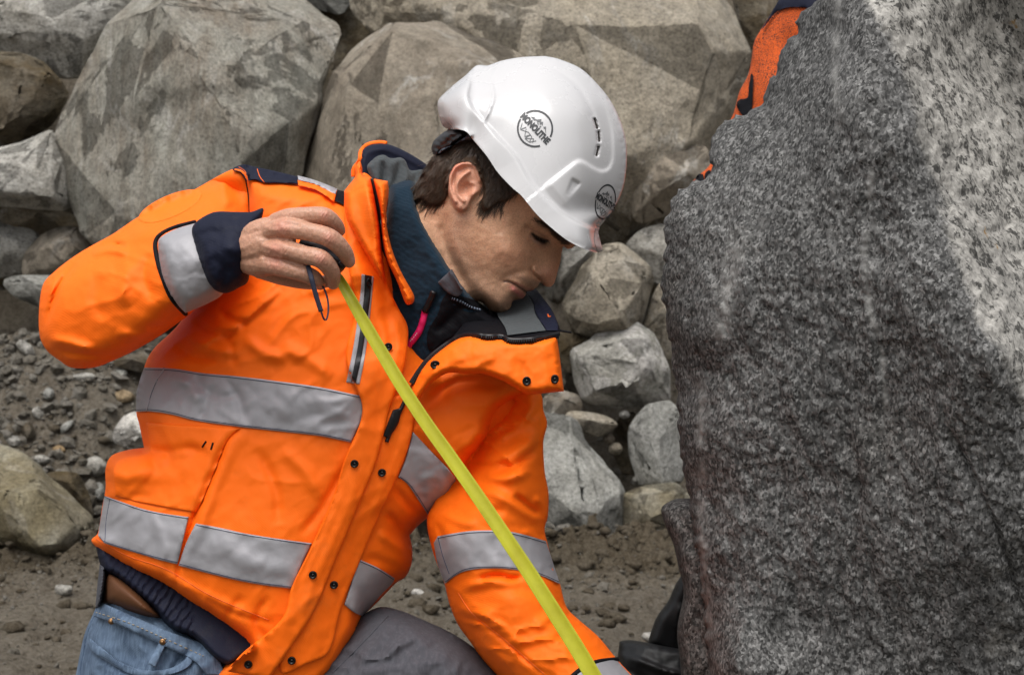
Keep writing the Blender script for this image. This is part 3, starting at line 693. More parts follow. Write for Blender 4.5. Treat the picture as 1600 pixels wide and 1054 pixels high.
stone(48, 634, 72, 658, 'rock_light', 'pale stone in the dirt above the lower left boulder', .3)
stone(92, 656, 116, 676, 'rock_grey', 'thin tilted grey stone near the white quartz', -.8)
stone(110, 580, 152, 596, 'rock_light', 'flat pale stone right under the elbow')
stone(6, 572, 34, 584, 'rock_light', 'flat stone on the ledge at the left edge', .6)
stone(176, 574, 202, 594, 'rock_grey', 'grey stone below the armpit shadow')
stone(30, 656, 56, 690, 'rock_dark', 'dark pointed stone by the pale top of the ochre boulder', .2)
stone(0, 676, 40, 700, 'rock_light', 'pale broken stone at the left edge above the ochre boulder')
stone(140, 752, 168, 786, 'rock_grey', 'grey stone between the ochre boulder and the jacket')
stone(82, 910, 118, 932, 'rock_light', 'small pale stone on the flat dirt at lower left')
stone(640, 918, 664, 934, 'rock_white', 'tiny white stone on the dirt between jacket and sleeve')
stone(1000, 985, 1030, 1003, 'rock_white', 'pale pebble patch behind the black steel base')

# countless small stones and crumbs: one object
m = MB(); r = np.random.default_rng(11)
ico = bmesh.new(); bmesh.ops.create_icosphere(ico, subdivisions=1, radius=1); IV = np.array([v.co[:] for v in ico.verts]); IF = [tuple(v.index for v in f.verts) for f in ico.faces]; ico.free()
parts_ = []
def sow(n, x0, x1, y0, y1, r0, r1, tail):
    parts_.append((r.uniform(x0, x1, n), r.uniform(y0, y1, n), np.minimum(r0 + r1 * r.pareto(tail, n), .032)))
sow(9000, -2.7, -1.0, 4.95, 5.75, .0028, .0042, 1.9)        # the loose slope at the left
sow(7000, -2.6, 1.2, 4.3, 5.1, .0018, .0022, 2.6)           # the dug over berm
sow(9000, -2.0, 1.0, 2.9, 4.6, .0013, .0014, 2.8)           # the driven flat
sow(3500, -1.0, 1.3, 5.0, 6.6, .0030, .0040, 2.4)
gxr, gyr, rad = (np.concatenate([q_[i] for q_ in parts_]) for i in range(3)); N = len(gxr); gzr = ground_z(gxr, gyr)
GVv, GFf = [], []
for i in range(N):
    A = r.normal(size=(3, 3)); q, _ = np.linalg.qr(A)
    v = IV * (1 + r.uniform(-.3, .25, (len(IV), 1))) * (rad[i] * np.array([1.25, 1, .75])); v = v @ q.T * np.array([1, 1, .8])
    m.add(v + np.array([gxr[i], gyr[i], gzr[i] + rad[i] * .25]), IF)
grv = m.obj('gravel', rock_mat('gravel_stone', (.17, .155, .13), (.12, .106, .082), (.23, .22, .2), (1, 1, 1), (0, 0, 0), 9, .6, 0, 0, .4), None, smooth=False)
tag(grv, 'small stones and crumbs scattered over the dirt bank', 'gravel', kind='stuff')

# crumbly clods of the dug soil along the berm
m = MB(); n = 6500
cxr = r.uniform(-2.6, 1.2, n); cyr = np.where(r.random(n) < .75, r.normal(4.85, .22, n), r.uniform(3.3, 5.3, n)); czr = ground_z(cxr, cyr); crd = np.minimum(.003 + .0055 * r.pareto(2.0, n), .026)
for i in range(n):
    q_, _ = np.linalg.qr(r.normal(size=(3, 3)))
    m.add((IV * (1 + r.uniform(-.35, .3, (len(IV), 1))) * crd[i]) @ q_.T * np.array([1.2, 1.1, .7]) + np.array([cxr[i], cyr[i], czr[i] + crd[i] * .15]), IF)
cl = m.obj('soil_clods', M['soil'], None); at = cl.data.attributes.new('dirt', 'FLOAT', 'POINT'); at.data.foreach_set('value', np.full(len(cl.data.vertices), .85, np.float32))
tag(cl, 'dark brown crumbly clods along the dug berm', 'soil', kind='stuff')

# ------------------------------------------------------------------ the granite block
def JAG(pts, amp=5.0, step=7):
    q, _ = spline(pts, step); n = np.stack([q[:, 0] / 14, q[:, 1] / 14, 0 * q[:, 0]], 1)
    d = np.stack([fbm(n, 3, .6), fbm(n + 31, 3, .6)], 1) * amp
    return [(x, y) for x, y in q + d]
MON = JAG([(1108, 1500, 'c'), (1106, 1054), (1098, 930), (1088, 850), (1078, 790), (1070, 745), (1062, 690), (1054, 600), (1045, 530), (1034, 455), (1034, 425), (1040, 385), (1038, 352), (1046, 328), (1056, 302), (1072, 290), (1092, 283), (1106, 277), (1110, 262), (1109, 240), (1114, 216), (1128, 194), (1145, 183), (1165, 178), (1182, 166), (1190, 164), (1194, 148), (1206, 118), (1214, 108), (1218, 84), (1234, 62), (1247, 52), (1246, 30), (1256, 16), (1276, 2), (1300, -40), (1330, -170), (1420, -230), (1700, -260, 'c'), (1900, -150, 'c'), (1900, 1500, 'c')])
mc = [(1036, 420, .00), (1045, 560, .0), (1070, 760, .02), (1105, 1040, .06), (1108, 1400, .1),
      (1085, 340, .055), (1092, 520, .10), (1095, 700, .10), (1105, 860, .10), (1120, 1040, .12), (1130, 1400, .16),
      (1120, 240, .035), (1200, 160, .05), (1260, 40, .06), (1180, 300, .13), (1250, 150, .13), (1180, 520, .165), (1200, 750, .16), (1220, 1000, .145), (1300, 1400, .16),
      (1310, 30, .145), (1380, 20, .22), (1425, 180, .27), (1330, 350, .245), (1488, 400, .33), (1400, 600, .27), (1350, 850, .22), (1400, 1050, .19), (1450, 1400, .2),
      (1560, 560, .39), (1590, 800, .33), (1580, 1050, .26), (1500, 60, .10), (1600, 0, -.05), (1700, -200, -.25), (1560, 250, .17), (1600, 400, .24), (1700, 500, .2), (1800, 200, -.1), (1850, 1000, .2), (1850, 1450, .2), (1400, -150, .05)]
bl = empty('granite_block', P(1400, 1490, 1.9)); 
pale_poly = np.array([(1290, -260), (1345, -20), (1390, 60), (1425, 150), (1440, 215), (1478, 330), (1500, 420), (1530, 500), (1560, 545), (1605, 640), (1900, 900), (1900, -260)], float)  # coarse lichen-flecked zone, painted paler still for the light on its upturned facet
def mon_extra(V):
    q = np.stack([V[:, 0] / 130, V[:, 1] / 190, 0 * V[:, 0]], 1)
    h = .012 * fbm(q, 5, .58) + .008 * (1 - np.abs(fbm(q * 2.6 + 3, 4))) + .0028 * fbm(q * 16, 3, .6)
    pv = inside(V, pale_poly); h = h + np.where(pv, .004 * fbm(q * 5 + 9, 4, .6), 0)
    return h
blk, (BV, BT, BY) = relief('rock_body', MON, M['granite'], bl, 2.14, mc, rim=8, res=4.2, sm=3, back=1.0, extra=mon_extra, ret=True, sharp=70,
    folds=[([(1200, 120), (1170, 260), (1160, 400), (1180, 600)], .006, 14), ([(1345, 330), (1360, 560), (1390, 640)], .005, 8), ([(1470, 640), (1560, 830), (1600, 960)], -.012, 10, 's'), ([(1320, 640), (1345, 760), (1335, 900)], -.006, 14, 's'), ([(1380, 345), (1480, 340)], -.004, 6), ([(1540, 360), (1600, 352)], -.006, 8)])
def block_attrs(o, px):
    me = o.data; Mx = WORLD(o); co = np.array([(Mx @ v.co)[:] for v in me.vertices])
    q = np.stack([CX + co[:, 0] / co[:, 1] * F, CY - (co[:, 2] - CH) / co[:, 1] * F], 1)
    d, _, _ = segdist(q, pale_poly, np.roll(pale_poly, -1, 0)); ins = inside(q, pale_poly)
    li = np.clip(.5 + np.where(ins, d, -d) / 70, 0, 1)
    ed = .22 * np.exp(-((q[:, 0] - (1092 + (q[:, 1] - 500) * .02)) / 16) ** 2) * (q[:, 1] > 330); li = np.maximum(li, ed)  # highlight on the left ridge painted into the pale mask
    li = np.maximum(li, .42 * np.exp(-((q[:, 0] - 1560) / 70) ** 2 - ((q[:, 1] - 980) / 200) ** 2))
    ve = np.zeros(len(q))  # veins, plus the left ridge highlight painted as one more pale line
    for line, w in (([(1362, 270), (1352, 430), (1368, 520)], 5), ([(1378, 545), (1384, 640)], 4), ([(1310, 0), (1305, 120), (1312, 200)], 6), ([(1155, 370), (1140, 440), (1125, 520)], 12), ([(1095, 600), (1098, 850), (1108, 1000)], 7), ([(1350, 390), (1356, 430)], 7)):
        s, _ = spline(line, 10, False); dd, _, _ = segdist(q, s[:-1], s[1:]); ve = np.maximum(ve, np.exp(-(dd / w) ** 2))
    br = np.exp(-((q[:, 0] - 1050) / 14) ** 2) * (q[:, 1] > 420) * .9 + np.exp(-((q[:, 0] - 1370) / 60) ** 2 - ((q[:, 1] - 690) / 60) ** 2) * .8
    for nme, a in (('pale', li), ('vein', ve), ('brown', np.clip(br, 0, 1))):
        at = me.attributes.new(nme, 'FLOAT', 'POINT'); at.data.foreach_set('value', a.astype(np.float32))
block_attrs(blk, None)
tag(bl, 'huge speckled dark granite block with a pale upper corner on the right', 'granite block')
LOW = [(1066, 1500, 'c'), (1064, 1054), (1058, 985), (1068, 925), (1060, 885), (1052, 850), (1042, 826), (1033, 796), (1044, 784), (1066, 778), (1110, 790), (1160, 1000), (1160, 1500, 'c')]
lw = relief('ledge', LOW, M['granite'], bl, 2.24, [(1040, 800, .06), (1050, 860, .09), (1080, 900, .11), (1070, 1000, .1), (1120, 900, .12), (1100, 1400, .12)], rim=14, res=4, sm=2, back=1,
            extra=lambda V: .006 * fbm(np.stack([V[:, 0] / 30, V[:, 1] / 40, 0 * V[:, 0]], 1), 4, .6))
me = lw.data
for nme, val in (('pale', .0), ('vein', .0), ('brown', .8)):
    at = me.attributes.new(nme, 'FLOAT', 'POINT'); at.data.foreach_set('value', np.full(len(me.vertices), val, np.float32))

# ------------------------------------------------------------------ dusty black steel base with a slanting arm, beside the block
st = empty('steel_base', P(1030, 1230, 2.55))
Ys = 2.55
relief('base_block', [(968, 1001, 'c'), (985, 999), (1012, 1003, 'c'), (1060, 1012), (1110, 1020, 'c'), (1112, 1120, 'c'), (1060, 1170), (985, 1130, 'c'), (972, 1060), (965, 1026, 'c')], M['steel'], st, Ys,
       [(970, 1010, .05), (1010, 1010, .08), (1080, 1020, .09), (980, 1060, .10), (1050, 1080, .12), (1000, 1120, .1)], rim=7, res=3.5, sm=1, back=1,
       folds=[([(966, 1022), (1000, 1030), (1040, 1046), (1075, 1054)], .012, 9, 's'), ([(970, 1044), (1010, 1060), (1050, 1080)], -.006, 6)], noise=[(.003, 30, 1, 1)])
relief('arm', [(1011, 1006, 'c'), (1020, 978), (1028, 960), (1044, 938), (1058, 908), (1075, 890), (1100, 900), (1078, 970), (1062, 1020), (1050, 1030)], M['steel'], st, Ys + .03,
       [(1040, 960, .055), (1020, 1000, .055), (1070, 930, .055), (1055, 1000, .05)], rim=14, res=3.5, sm=2, back=1, folds=[([(1066, 942), (1056, 968), (1064, 985)], .006, 6)])
tag(st, 'dusty black steel base with a slanting arm beside the granite block', 'steel base')
# ------------------------------------------------------------------ the worker in front: body (head, neck, arms, hand as one skin mesh)
def np_bvh(V, Fc): return BVHTree.FromPolygons([Vector(v) for v in V], [tuple(f) for f in Fc])
def mesh_arrays(o):
    Mx = WORLD(o); V = np.array([(Mx @ v.co)[:] for v in o.data.vertices]); return V, [tuple(p.vertices) for p in o.data.polygons]
YH = 2.0
HEAD = [(880.5, 385.5), (877.5, 394), (876, 406), (872.5, 420), (869.5, 431), (867, 440), (862.5, 446.5), (856, 448.2), (850.5, 445.8), (845.5, 441.6), (843, 442.6), (840.5, 446.5), (837, 449.5),
        (833.5, 452.6), (829, 454.6), (823.5, 455.4), (821.8, 457.4), (820.8, 461.5), (816, 466.5), (807.5, 468.4), (801.5, 470.4), (799.3, 473.6), (798.6, 478.5), (794, 484), (785, 488.2), (775, 488.3),
        (765, 484), (747, 471), (735, 500), (700, 520), (650, 480), (622, 400), (628, 340), (646, 310), (655, 292), (668, 272), (680, 252), (694, 225), (712, 195),
        (735, 160), (775, 128), (835, 118), (895, 145), (930, 200), (940, 270), (930, 330), (905, 372), (896, 386), (887, 388.5)]
hc = [(800, 385, .076), (770, 350, .078), (790, 338, .074), (812, 330, .068), (730, 295, .080), (740, 380, .074), (768, 420, .066), (752, 440, .058), (776, 400, .073), (720, 345, .076),
      (790, 432, .056), (786, 447, .051), (800, 448, .050), (790, 468, .046), (776, 476, .050), (786, 480, .050), (796, 474, .041), (760, 462, .058), (742, 455, .054), (745, 468, .046), (768, 482, .045),
      (806, 460, .047), (814, 459, .037), (818, 462, .027), (815, 447, .046), (826, 448, .034), (833, 447, .024), (836, 441, .032), (828, 436, .044), (818, 436, .052), (842, 438, .024),
      (833, 423, .040), (842, 428, .033), (836, 412, .037), (846, 415, .029), (848, 437, .029), (856, 436, .024), (862, 438, .018), (858, 425, .028), (866, 425, .019), (854, 405, .031), (862, 405, .027), (870, 405, .019), (866, 392, .020), (874, 392, .010), (872, 386, .013),
      (858, 380, .030), (851, 384, .032), (846, 374, .042), (840, 378, .044), (832, 369, .050), (824, 360, .057), (838, 388, .046), (824, 380, .058), (846, 394, .039), (818, 402, .062), (806, 415, .063), (836, 398, .047), (826, 410, .053),
      (842, 352, .058), (834, 345, .064), (858, 362, .048), (872, 372, .036), (880, 378, .026), (850, 338, .062), (870, 352, .048), (890, 372, .022), (830, 310, .070), (890, 300, .056), (925, 300, .03),
      (705, 365, .066), (700, 395, .058), (718, 412, .060), (728, 430, .055), (690, 360, .056), (672, 345, .050), (690, 400, .050), (660, 320, .042), (650, 380, .048), (700, 480, .046), (640, 430, .05),
      (690, 290, .060), (672, 295, .045), (700, 240, .060), (720, 220, .066), (740, 180, .066), (790, 160, .066), (850, 170, .066), (900, 220, .056), (820, 240, .078)]
EAR = [(739, 252.6), (747, 262), (752, 276), (753, 292), (748, 301), (741, 306), (735, 316), (730, 325), (722, 330), (713, 326), (707, 316), (701, 302), (699.3, 285), (701, 272), (708, 260), (722, 252)]
ear_poly, _ = spline(EAR, 3)
def head_extra(V):
    d, _, _ = segdist(V, ear_poly, np.roll(ear_poly, -1, 0)); ins = inside(V, ear_poly); u = np.where(ins, d, -d)
    # ear: stands off the head more at its rear rim than at the cheek
    rear = np.clip((752 - V[:, 0]) / 48, 0, 1) ** .6; rear = np.where(V[:, 1] > 305, np.maximum(rear, .5), rear)
    h = np.clip(u / 2.2 + .35, 0, 1) ** .8 * (.003 + .012 * rear)
    rim_line, _ = spline([(750, 282), (744, 264), (736, 256.5), (722, 256), (711, 263), (705, 275), (703.5, 288), (706, 303), (712, 315)], 3, False)
    dr, _, _ = segdist(V, rim_line[:-1], rim_line[1:]); h += .0060 * np.exp(-(dr / 2.8) ** 2)
    anti, _ = spline([(733, 268), (722, 276), (714, 288), (714, 300), (719, 309), (725, 314)], 3, False)
    da, _, _ = segdist(V, anti[:-1], anti[1:]); h += .0050 * np.exp(-(da / 2.6) ** 2) * ins
    for cx, cy, sx, sy, r, a in ((728, 294, 8.5, 12, 25, -.0125), (722, 266, 9, 4.5, -35, -.0045), (709, 282, 3, 11, 12, -.0042), (737, 286, 5, 2.2, 15, .004), (739, 303, 4, 5.5, 30, .006), (719, 322, 6, 6, 0, .003)):
        c, s = math.cos(math.radians(r)), math.sin(math.radians(r)); dx, dy = V[:, 0] - cx, V[:, 1] - cy
        h += a * np.exp(-(((dx * c + dy * s) / sx) ** 2 + ((-dx * s + dy * c) / sy) ** 2))
    f = [([(819, 353), (828, 355), (838, 360), (848, 366), (857, 371)], -.0030, 2.3), ([(822, 357), (832, 361), (842, 366), (853, 371)], .0016, 3.2),
         ([(829, 364), (836, 369), (845, 374.5), (857, 377)], -.0062, 3.0), ([(831, 372), (840, 379), (850, 382)], .0016, 2.6), ([(826, 374), (834, 385), (845, 391), (852, 391)], -.0018, 3.4),
         ([(836, 346), (850, 351), (864, 361), (880, 375)], .0026, 4.5),
         ([(831.5, 415), (829.5, 421), (833, 427.5), (840, 433), (845, 440)], -.0085, 2.6), ([(836, 415), (835, 422), (839, 427), (846, 433)], .0055, 4.2), ([(840, 434.5), (846, 439)], -.007, 2.0),
         ([(829, 424), (817, 424), (803, 427), (789, 434), (781, 444)], -.0024, 5), ([(786, 439), (794, 439.5), (803, 443), (812, 449.5), (822, 455.2)], -.0048, 1.5),
         ([(797, 437.5), (808, 441), (820, 449), (830, 453)], .0012, 2.6), ([(799, 450), (806, 456), (814, 462), (819, 463)], .0046, 4.2), ([(795, 463), (801, 466.5), (806, 468)], -.0034, 3.2),
         ([(783, 437), (787, 441), (786, 446)], -.0012, 2.6), ([(832, 437), (836, 443), (838, 448)], -.0014, 1.8),
         ([(700, 335), (692, 362), (700, 392), (716, 424), (735, 455)], -.0050, 7), ([(712, 335), (706, 362), (716, 395), (734, 428), (755, 460)], .0026, 9), ([(779, 384), (800, 398), (820, 400)], .0016, 12),
         ([(680, 345), (676, 372), (690, 402)], .0022, 8)]
    return h + fold_h(V, f) + .0007 * fbm(np.stack([V[:, 0] / 14, V[:, 1] / 14, 0 * V[:, 0]], 1), 3)
def head_rim(V):
    r = np.full(len(V), 22.0); r[(V[:, 0] > 790) & (V[:, 1] > 380)] = 8; r[(V[:, 0] > 745) & (V[:, 1] > 455)] = 8; r[V[:, 1] < 250] = 60; r[(V[:, 0] < 745) & (V[:, 1] > 320)] = 34
    return r
tmp_head, (HV, HT, HY) = relief('head_tmp', HEAD, M['skin'], None, YH, hc, rim=head_rim, res=2.4, sm=30, back=1.0, extra=head_extra, ret=True)
headV, headF = mesh_arrays(tmp_head); bpy.data.objects.remove(tmp_head)
head_bvh = np_bvh(headV, headF)

# right hand: palm, four bent fingers and the thumb, grown as tubes and fused into one skin
hb = MB()
def fpath(pts, radii, k=14):
    q = np.array([P(x, y, Yv) for x, y, Yv in pts]); n = len(q); t = np.linspace(0, n - 1, (n - 1) * 6 + 1)
    # Catmull-Rom in space
    out, rr = [], []
    for s in t:
        i = min(int(s), n - 2); f = s - i; p0, p1, p2, p3 = q[max(i-1, 0)], q[i], q[i+1], q[min(i+2, n-1)]
        out.append(.5 * ((2*p1) + (-p0+p2)*f + (2*p0-5*p1+4*p2-p3)*f*f + (-p0+3*p1-3*p2+p3)*f**3)); rr.append(radii[i] * (1-f) + radii[i+1] * f)
    out = np.array(out); hb.tube(out, rr, k); hb.ball(out[-1], rr[-1] * 1.0); hb.ball(out[0], rr[0])
mmv = 1.72 / F
def px(r): return r * mmv * 1.06
fpath([(432, 347, 1.722), (452, 340, 1.712), (480, 337, 1.706), (507, 338, 1.704), (523, 350, 1.716), (530, 360, 1.730)], [px(14), px(14), px(13), px(13.6), px(12), px(9.6)])
fpath([(424, 362, 1.712), (446, 357, 1.700), (482, 362, 1.692), (515, 372, 1.688), (536, 391, 1.700), (545, 408, 1.716)], [px(15), px(15.5), px(13.6), px(14.2), px(12.8), px(10)])
fpath([(424, 388, 1.710), (446, 390, 1.698), (476, 398, 1.690), (502, 405, 1.686), (518, 424, 1.700), (520.5, 442, 1.716)], [px(15), px(15.5), px(13.4), px(14), px(12.4), px(9.8)])
fpath([(420, 412, 1.716), (444, 417, 1.706), (470, 425, 1.700), (490, 434, 1.706), (500, 444, 1.722)], [px(16), px(15.5), px(13.5), px(12), px(9)])
fpath([(408, 418, 1.736), (440, 430, 1.746), (480, 440, 1.756), (512, 440, 1.752)], [px(17), px(15), px(12), px(9)])      # thumb, behind the tape
fpath([(380, 392, 1.752), (402, 386, 1.732), (424, 378, 1.726), (440, 376, 1.722)], [px(25), px(30), px(29), px(22)])
fpath([(376, 392, 1.755), (404, 366, 1.728), (430, 354, 1.722)], [px(20), px(22), px(16)])
fpath([(376, 400, 1.755), (404, 408, 1.732), (430, 410, 1.722)], [px(22), px(24), px(18)])
fpath([(330, 408, 1.80), (360, 400, 1.772), (384, 394, 1.75)], [px(22), px(24), px(26)])                                  # forearm inside the sleeve
hob = hb.obj('hand_tmp', M['skin'])
md = hob.modifiers.new('r', 'REMESH'); md.mode = 'VOXEL'; md.voxel_size = .00115
m2 = hob.modifiers.new('s', 'SMOOTH'); m2.factor = .5; m2.iterations = 4
dg = bpy.context.evaluated_depsgraph_get(); hme = bpy.data.meshes.new_from_object(hob.evaluated_get(dg))
handV = np.array([v.co[:] for v in hme.vertices]); handF = [tuple(p.vertices) for p in hme.polygons]
handN = np.array([v.normal[:] for v in hme.vertices]); bpy.data.objects.remove(hob)
hq = np.stack([CX + handV[:, 0] / handV[:, 1] * F, CY - (handV[:, 2] - CH) / handV[:, 1] * F], 1)
front = np.clip(-handN[:, 1] * 2, 0, 1)
hf = fold_h(hq, [([(408, 352), (425, 358), (440, 360)], .0010, 4), ([(402, 378), (420, 386), (438, 392)], .0013, 4), ([(398, 398), (416, 408), (434, 416)], .0011, 4),
                 ([(396, 366), (412, 372), (430, 374)], -.0008, 4), ([(410, 405), (424, 410), (436, 404)], -.0016, 4), ([(436, 372), (452, 378), (474, 384)], -.0020, 4), ([(440, 404), (456, 410), (476, 420)], -.0020, 4), ([(440, 350), (456, 350), (470, 352)], -.0016, 4)])
for kx, ky in ((507, 336), (515, 372), (502, 405), (447, 357), (446, 390), (450, 338)):
    dk = np.hypot(hq[:, 0] - kx, hq[:, 1] - ky); hf += .0011 * np.exp(-(dk / 9) ** 2)
    hf += .00045 * np.sin((hq[:, 0] * .8 + hq[:, 1] * .6) * 1.5) * np.exp(-(dk / 6) ** 2)
hf += .0004 * fbm(np.stack([hq[:, 0] / 5, hq[:, 1] / 8, 0 * hq[:, 0]], 1), 3)
handV = handV + handN * (hf * front)[:, None]

# torso and arms under the clothes, so that head and hand belong to one body
bb = MB()
def btube(pts, rad): bb.tube(np.array([P(*p) for p in pts]), [r * 2 / F for r in rad], 16)
btube([(690, 470, 2.0), (660, 500, 2.03), (600, 540, 2.05)], [60, 66, 80])
btube([(520, 480, 2.06), (480, 620, 2.06), (420, 800, 2.06), (330, 940, 2.10), (250, 1060, 2.12)], [100, 110, 105, 80, 60])
btube([(560, 440, 2.05), (420, 370, 2.05), (300, 390, 2.0), (200, 440, 1.98), (140, 490, 1.93), (200, 470, 1.93), (290, 430, 1.86), (350, 405, 1.79)], [70, 60, 48, 42, 34, 32, 28, 24])
btube([(640, 560, 2.07), (750, 640, 2.06), (770, 760, 2.02), (800, 900, 1.97), (890, 1040, 1.95), (960, 1110, 1.92)], [50, 26, 24, 24, 20, 16])
btube([(250, 1060, 2.12), (250, 1150, 2.12), (400, 1100, 2.1)], [60, 60, 50])
bodyV = np.concatenate([headV, handV, np.array(bb.V)])
o1, o2 = len(headV), len(headV) + len(handV)
bodyF = headF + [tuple(i + o1 for i in f) for f in handF] + [tuple(i + o2 for i in f) for f in bb.F]
person = mesh_obj('person', bodyV, bodyF, M['skin'], None, True, None, None, P(420, 1300, 2.05))
tag(person, 'man in an orange hi-vis jacket kneeling and looking down at the stone', 'person')
# skin colours: stubble, lips, ear, knuckles, dark of the eye; shade of the mouth gap painted in
pq = np.stack([CX + bodyV[:, 0] / bodyV[:, 1] * F, CY - (bodyV[:, 2] - CH) / bodyV[:, 1] * F], 1)
colr = np.tile(np.array([.60, .342, .212]), (len(bodyV), 1))
def blob(cx, cy, sx, sy, rot=0):
    c, s = math.cos(math.radians(rot)), math.sin(math.radians(rot)); dx, dy = pq[:, 0] - cx, pq[:, 1] - cy
    return np.exp(-(((dx * c + dy * s) / sx) ** 2 + ((-dx * s + dy * c) / sy) ** 2))
def line_m(pts, w):
    q, _ = spline(pts, 4, False); d, _, _ = segdist(pq, q[:-1], q[1:]); return np.exp(-(d / w) ** 2)
def tint(m, c):
    global colr
    m = np.clip(m, 0, 1)[:, None]; colr = colr * (1 - m) + np.array(c) * m
ishead = np.zeros(len(bodyV), bool); ishead[:o1] = True; ishand = np.zeros(len(bodyV), bool); ishand[o1:o2] = True
tint(blob(855, 432, 16, 16) * .55 * ishead, (.56, .235, .16)); tint(blob(800, 400, 30, 22, 30) * .35 * ishead, (.52, .225, .14))
ins_ear = inside(pq, ear_poly) & ishead
tint(ins_ear * .5, (.58, .235, .165)); tint(blob(712, 262, 16, 9, -40) * ins_ear * .6, (.62, .19, .13))
tint(np.maximum(line_m([(806, 441.5), (818, 448.3), (826, 451.5), (833, 452)], 2.0) * .6, line_m([(801, 449), (808, 456), (817, 462)], 5.4) * .95) * ishead, (.47, .15, .125))
tint(line_m([(787, 439.3), (795, 440), (804, 443.8), (813, 450), (822, 455.4)], 1.7) * ishead * .95, (.05, .015, .012))  # dark gap between the lips painted into the colour
tint(np.maximum(line_m([(832, 365.5), (838, 369.8), (846, 374), (856, 376)], 2.2), np.maximum(blob(848, 377, 9, 6.0, 25), blob(840, 373.5, 6, 4.6, 35))) * 1.2 * ishead * .97, (.012, .009, .008))
tint(line_m([(828, 368), (833, 374), (840, 379)], 1.8) * ishead * .5, (.36, .28, .25)); tint(line_m([(842, 348), (852, 353), (864, 362), (876, 372), (886, 379)], 4.6) * ishead * .72, (.045, .026, .018)); tint(line_m([(821, 354), (832, 359), (843, 365), (856, 371)], 2.4) * ishead * .45, (.24, .11, .07)); tint(line_m([(842, 374), (848, 377)], 2.6) * ishead * .85, (.02, .014, .011))
tint(blob(846, 385, 9, 4, 30) * ishead * .4, (.36, .18, .13))
tint(ishand * .7, (.39, .205, .145))
for kx, ky, r in ((507, 336, 9), (515, 372, 10), (502, 405, 10), (440, 355, 14), (430, 390, 14), (430, 412, 14)): tint(blob(kx, ky, r, r) * ishand * .55, (.56, .215, .155))
tint(blob(551, 406, 4, 6, 20) * ishand * .7, (.62, .40, .33)); tint(blob(400, 400, 30, 50) * ishand * .3, (.46, .25, .16))
beard = np.zeros(len(bodyV))
jaw, _ = spline([(725, 335), (712, 355), (716, 390), (735, 425), (758, 455), (782, 476)], 5, False); dj, _, _ = segdist(pq, jaw[:-1], jaw[1:])
beard = np.maximum(beard, .75 * np.exp(-(dj / 20) ** 2)); beard = np.maximum(beard, .55 * blob(770, 455, 36, 20, 40)); beard = np.maximum(beard, 1.0 * line_m([(794, 434), (808, 432), (822, 438), (836, 444)], 4.6) * .85)
beard = np.maximum(beard, .95 * blob(788, 476, 12, 12)); beard = np.maximum(beard, .6 * blob(786, 452, 7, 8)); beard = np.maximum(beard, .5 * blob(760, 330, 12, 10)); beard = np.maximum(beard, .35 * blob(730, 440, 26, 24))
lipm = np.maximum(line_m([(797, 438.5), (808, 443), (820, 451), (832, 453)], 3), line_m([(802, 449), (809, 456), (817, 461)], 5)); beard *= (1 - np.clip(lipm, 0, 1)); beard *= ishead
ca = person.data.color_attributes.new('Col', 'FLOAT_COLOR', 'POINT'); ca.data.foreach_set('color', np.concatenate([colr, np.ones((len(colr), 1))], 1).astype(np.float32).ravel())
at = person.data.attributes.new('beard', 'FLOAT', 'POINT'); at.data.foreach_set('value', beard.astype(np.float32))

# hair: a mat that follows the skull, then strands combed back from under the hat
HR = [(745, 180), (800, 210), (830, 270), (818, 294), (806, 304), (790, 314), (776, 318), (764, 327), (757, 330), (753, 322), (755, 306), (757, 296), (753, 284), (748, 270), (739, 255), (724, 252), (710, 258), (702, 272), (699.5, 290), (699, 303), (693, 314), (682, 320), (670, 319), (658, 311), (648, 314), (646, 301), (652, 286), (660, 270), (674, 249), (688, 222), (706, 196)]
hair = overlay('hair', HR, [head_bvh], M['hair'], person, .0055, .006, 3, 5, (), 3, noise=[(.0022, 9, 1.4, .5)])
hair_bvh = bvh_of(hair); HRP, _ = spline(HR, 4)
sm_ = MB(); rr = np.random.default_rng(21)
def strand(x, y, ang, ln, curl, r0, lift):
    r0 *= .8; pts = []
    for k in range(6):
        pts.append((x, y)); x += math.cos(ang) * ln / 5; y += math.sin(ang) * ln / 5; ang += curl
    pts = np.array(pts)
    if inside(pts, ear_poly).any(): return
    Yv = fill_nan(pts, cast([hair_bvh, head_bvh], pts))
    if np.isnan(Yv).any() or np.ptp(Yv) > .03: return
    Yv = Yv - .0006 - lift * np.linspace(.2, 1, 6) ** 2
    sm_.tube(P(pts[:, 0], pts[:, 1], Yv), np.array([1, 1, .95, .8, .5, .12]) * r0, 3, cap=False)
cnt = 0
while cnt < 2200:
    x, y = rr.uniform(645, 835), rr.uniform(195, 332)
    if not inside(np.array([[x, y]]), HRP)[0]: continue
    cnt += 1
    if x < 742 and not (x > 735 and y > 255): ang = math.radians(128 + rr.normal() * 9 - (740 - x) * .10); strand(x, y, ang, rr.uniform(18, 34), rr.normal() * .05 + .03, rr.uniform(.0003, .0007), rr.uniform(0, .003))
    else: ang = math.radians(118 + (x - 760) * .35 + rr.normal() * 10); strand(x, y, ang, rr.uniform(14, 26), rr.normal() * .05 - .03, rr.uniform(.0003, .00065), rr.uniform(0, .002))
for _ in range(170): strand(rr.uniform(750, 790), rr.uniform(312, 330), math.radians(115 + rr.normal() * 14), rr.uniform(8, 22), rr.normal() * .06, .00022, .0006)
for _ in range(130): strand(rr.uniform(652, 695), rr.uniform(305, 318), math.radians(125 + rr.normal() * 20), rr.uniform(7, 14), rr.normal() * .1, .00022, .0006)
sm_.obj('hair_strands', M['hair'], hair)
eb = MB()
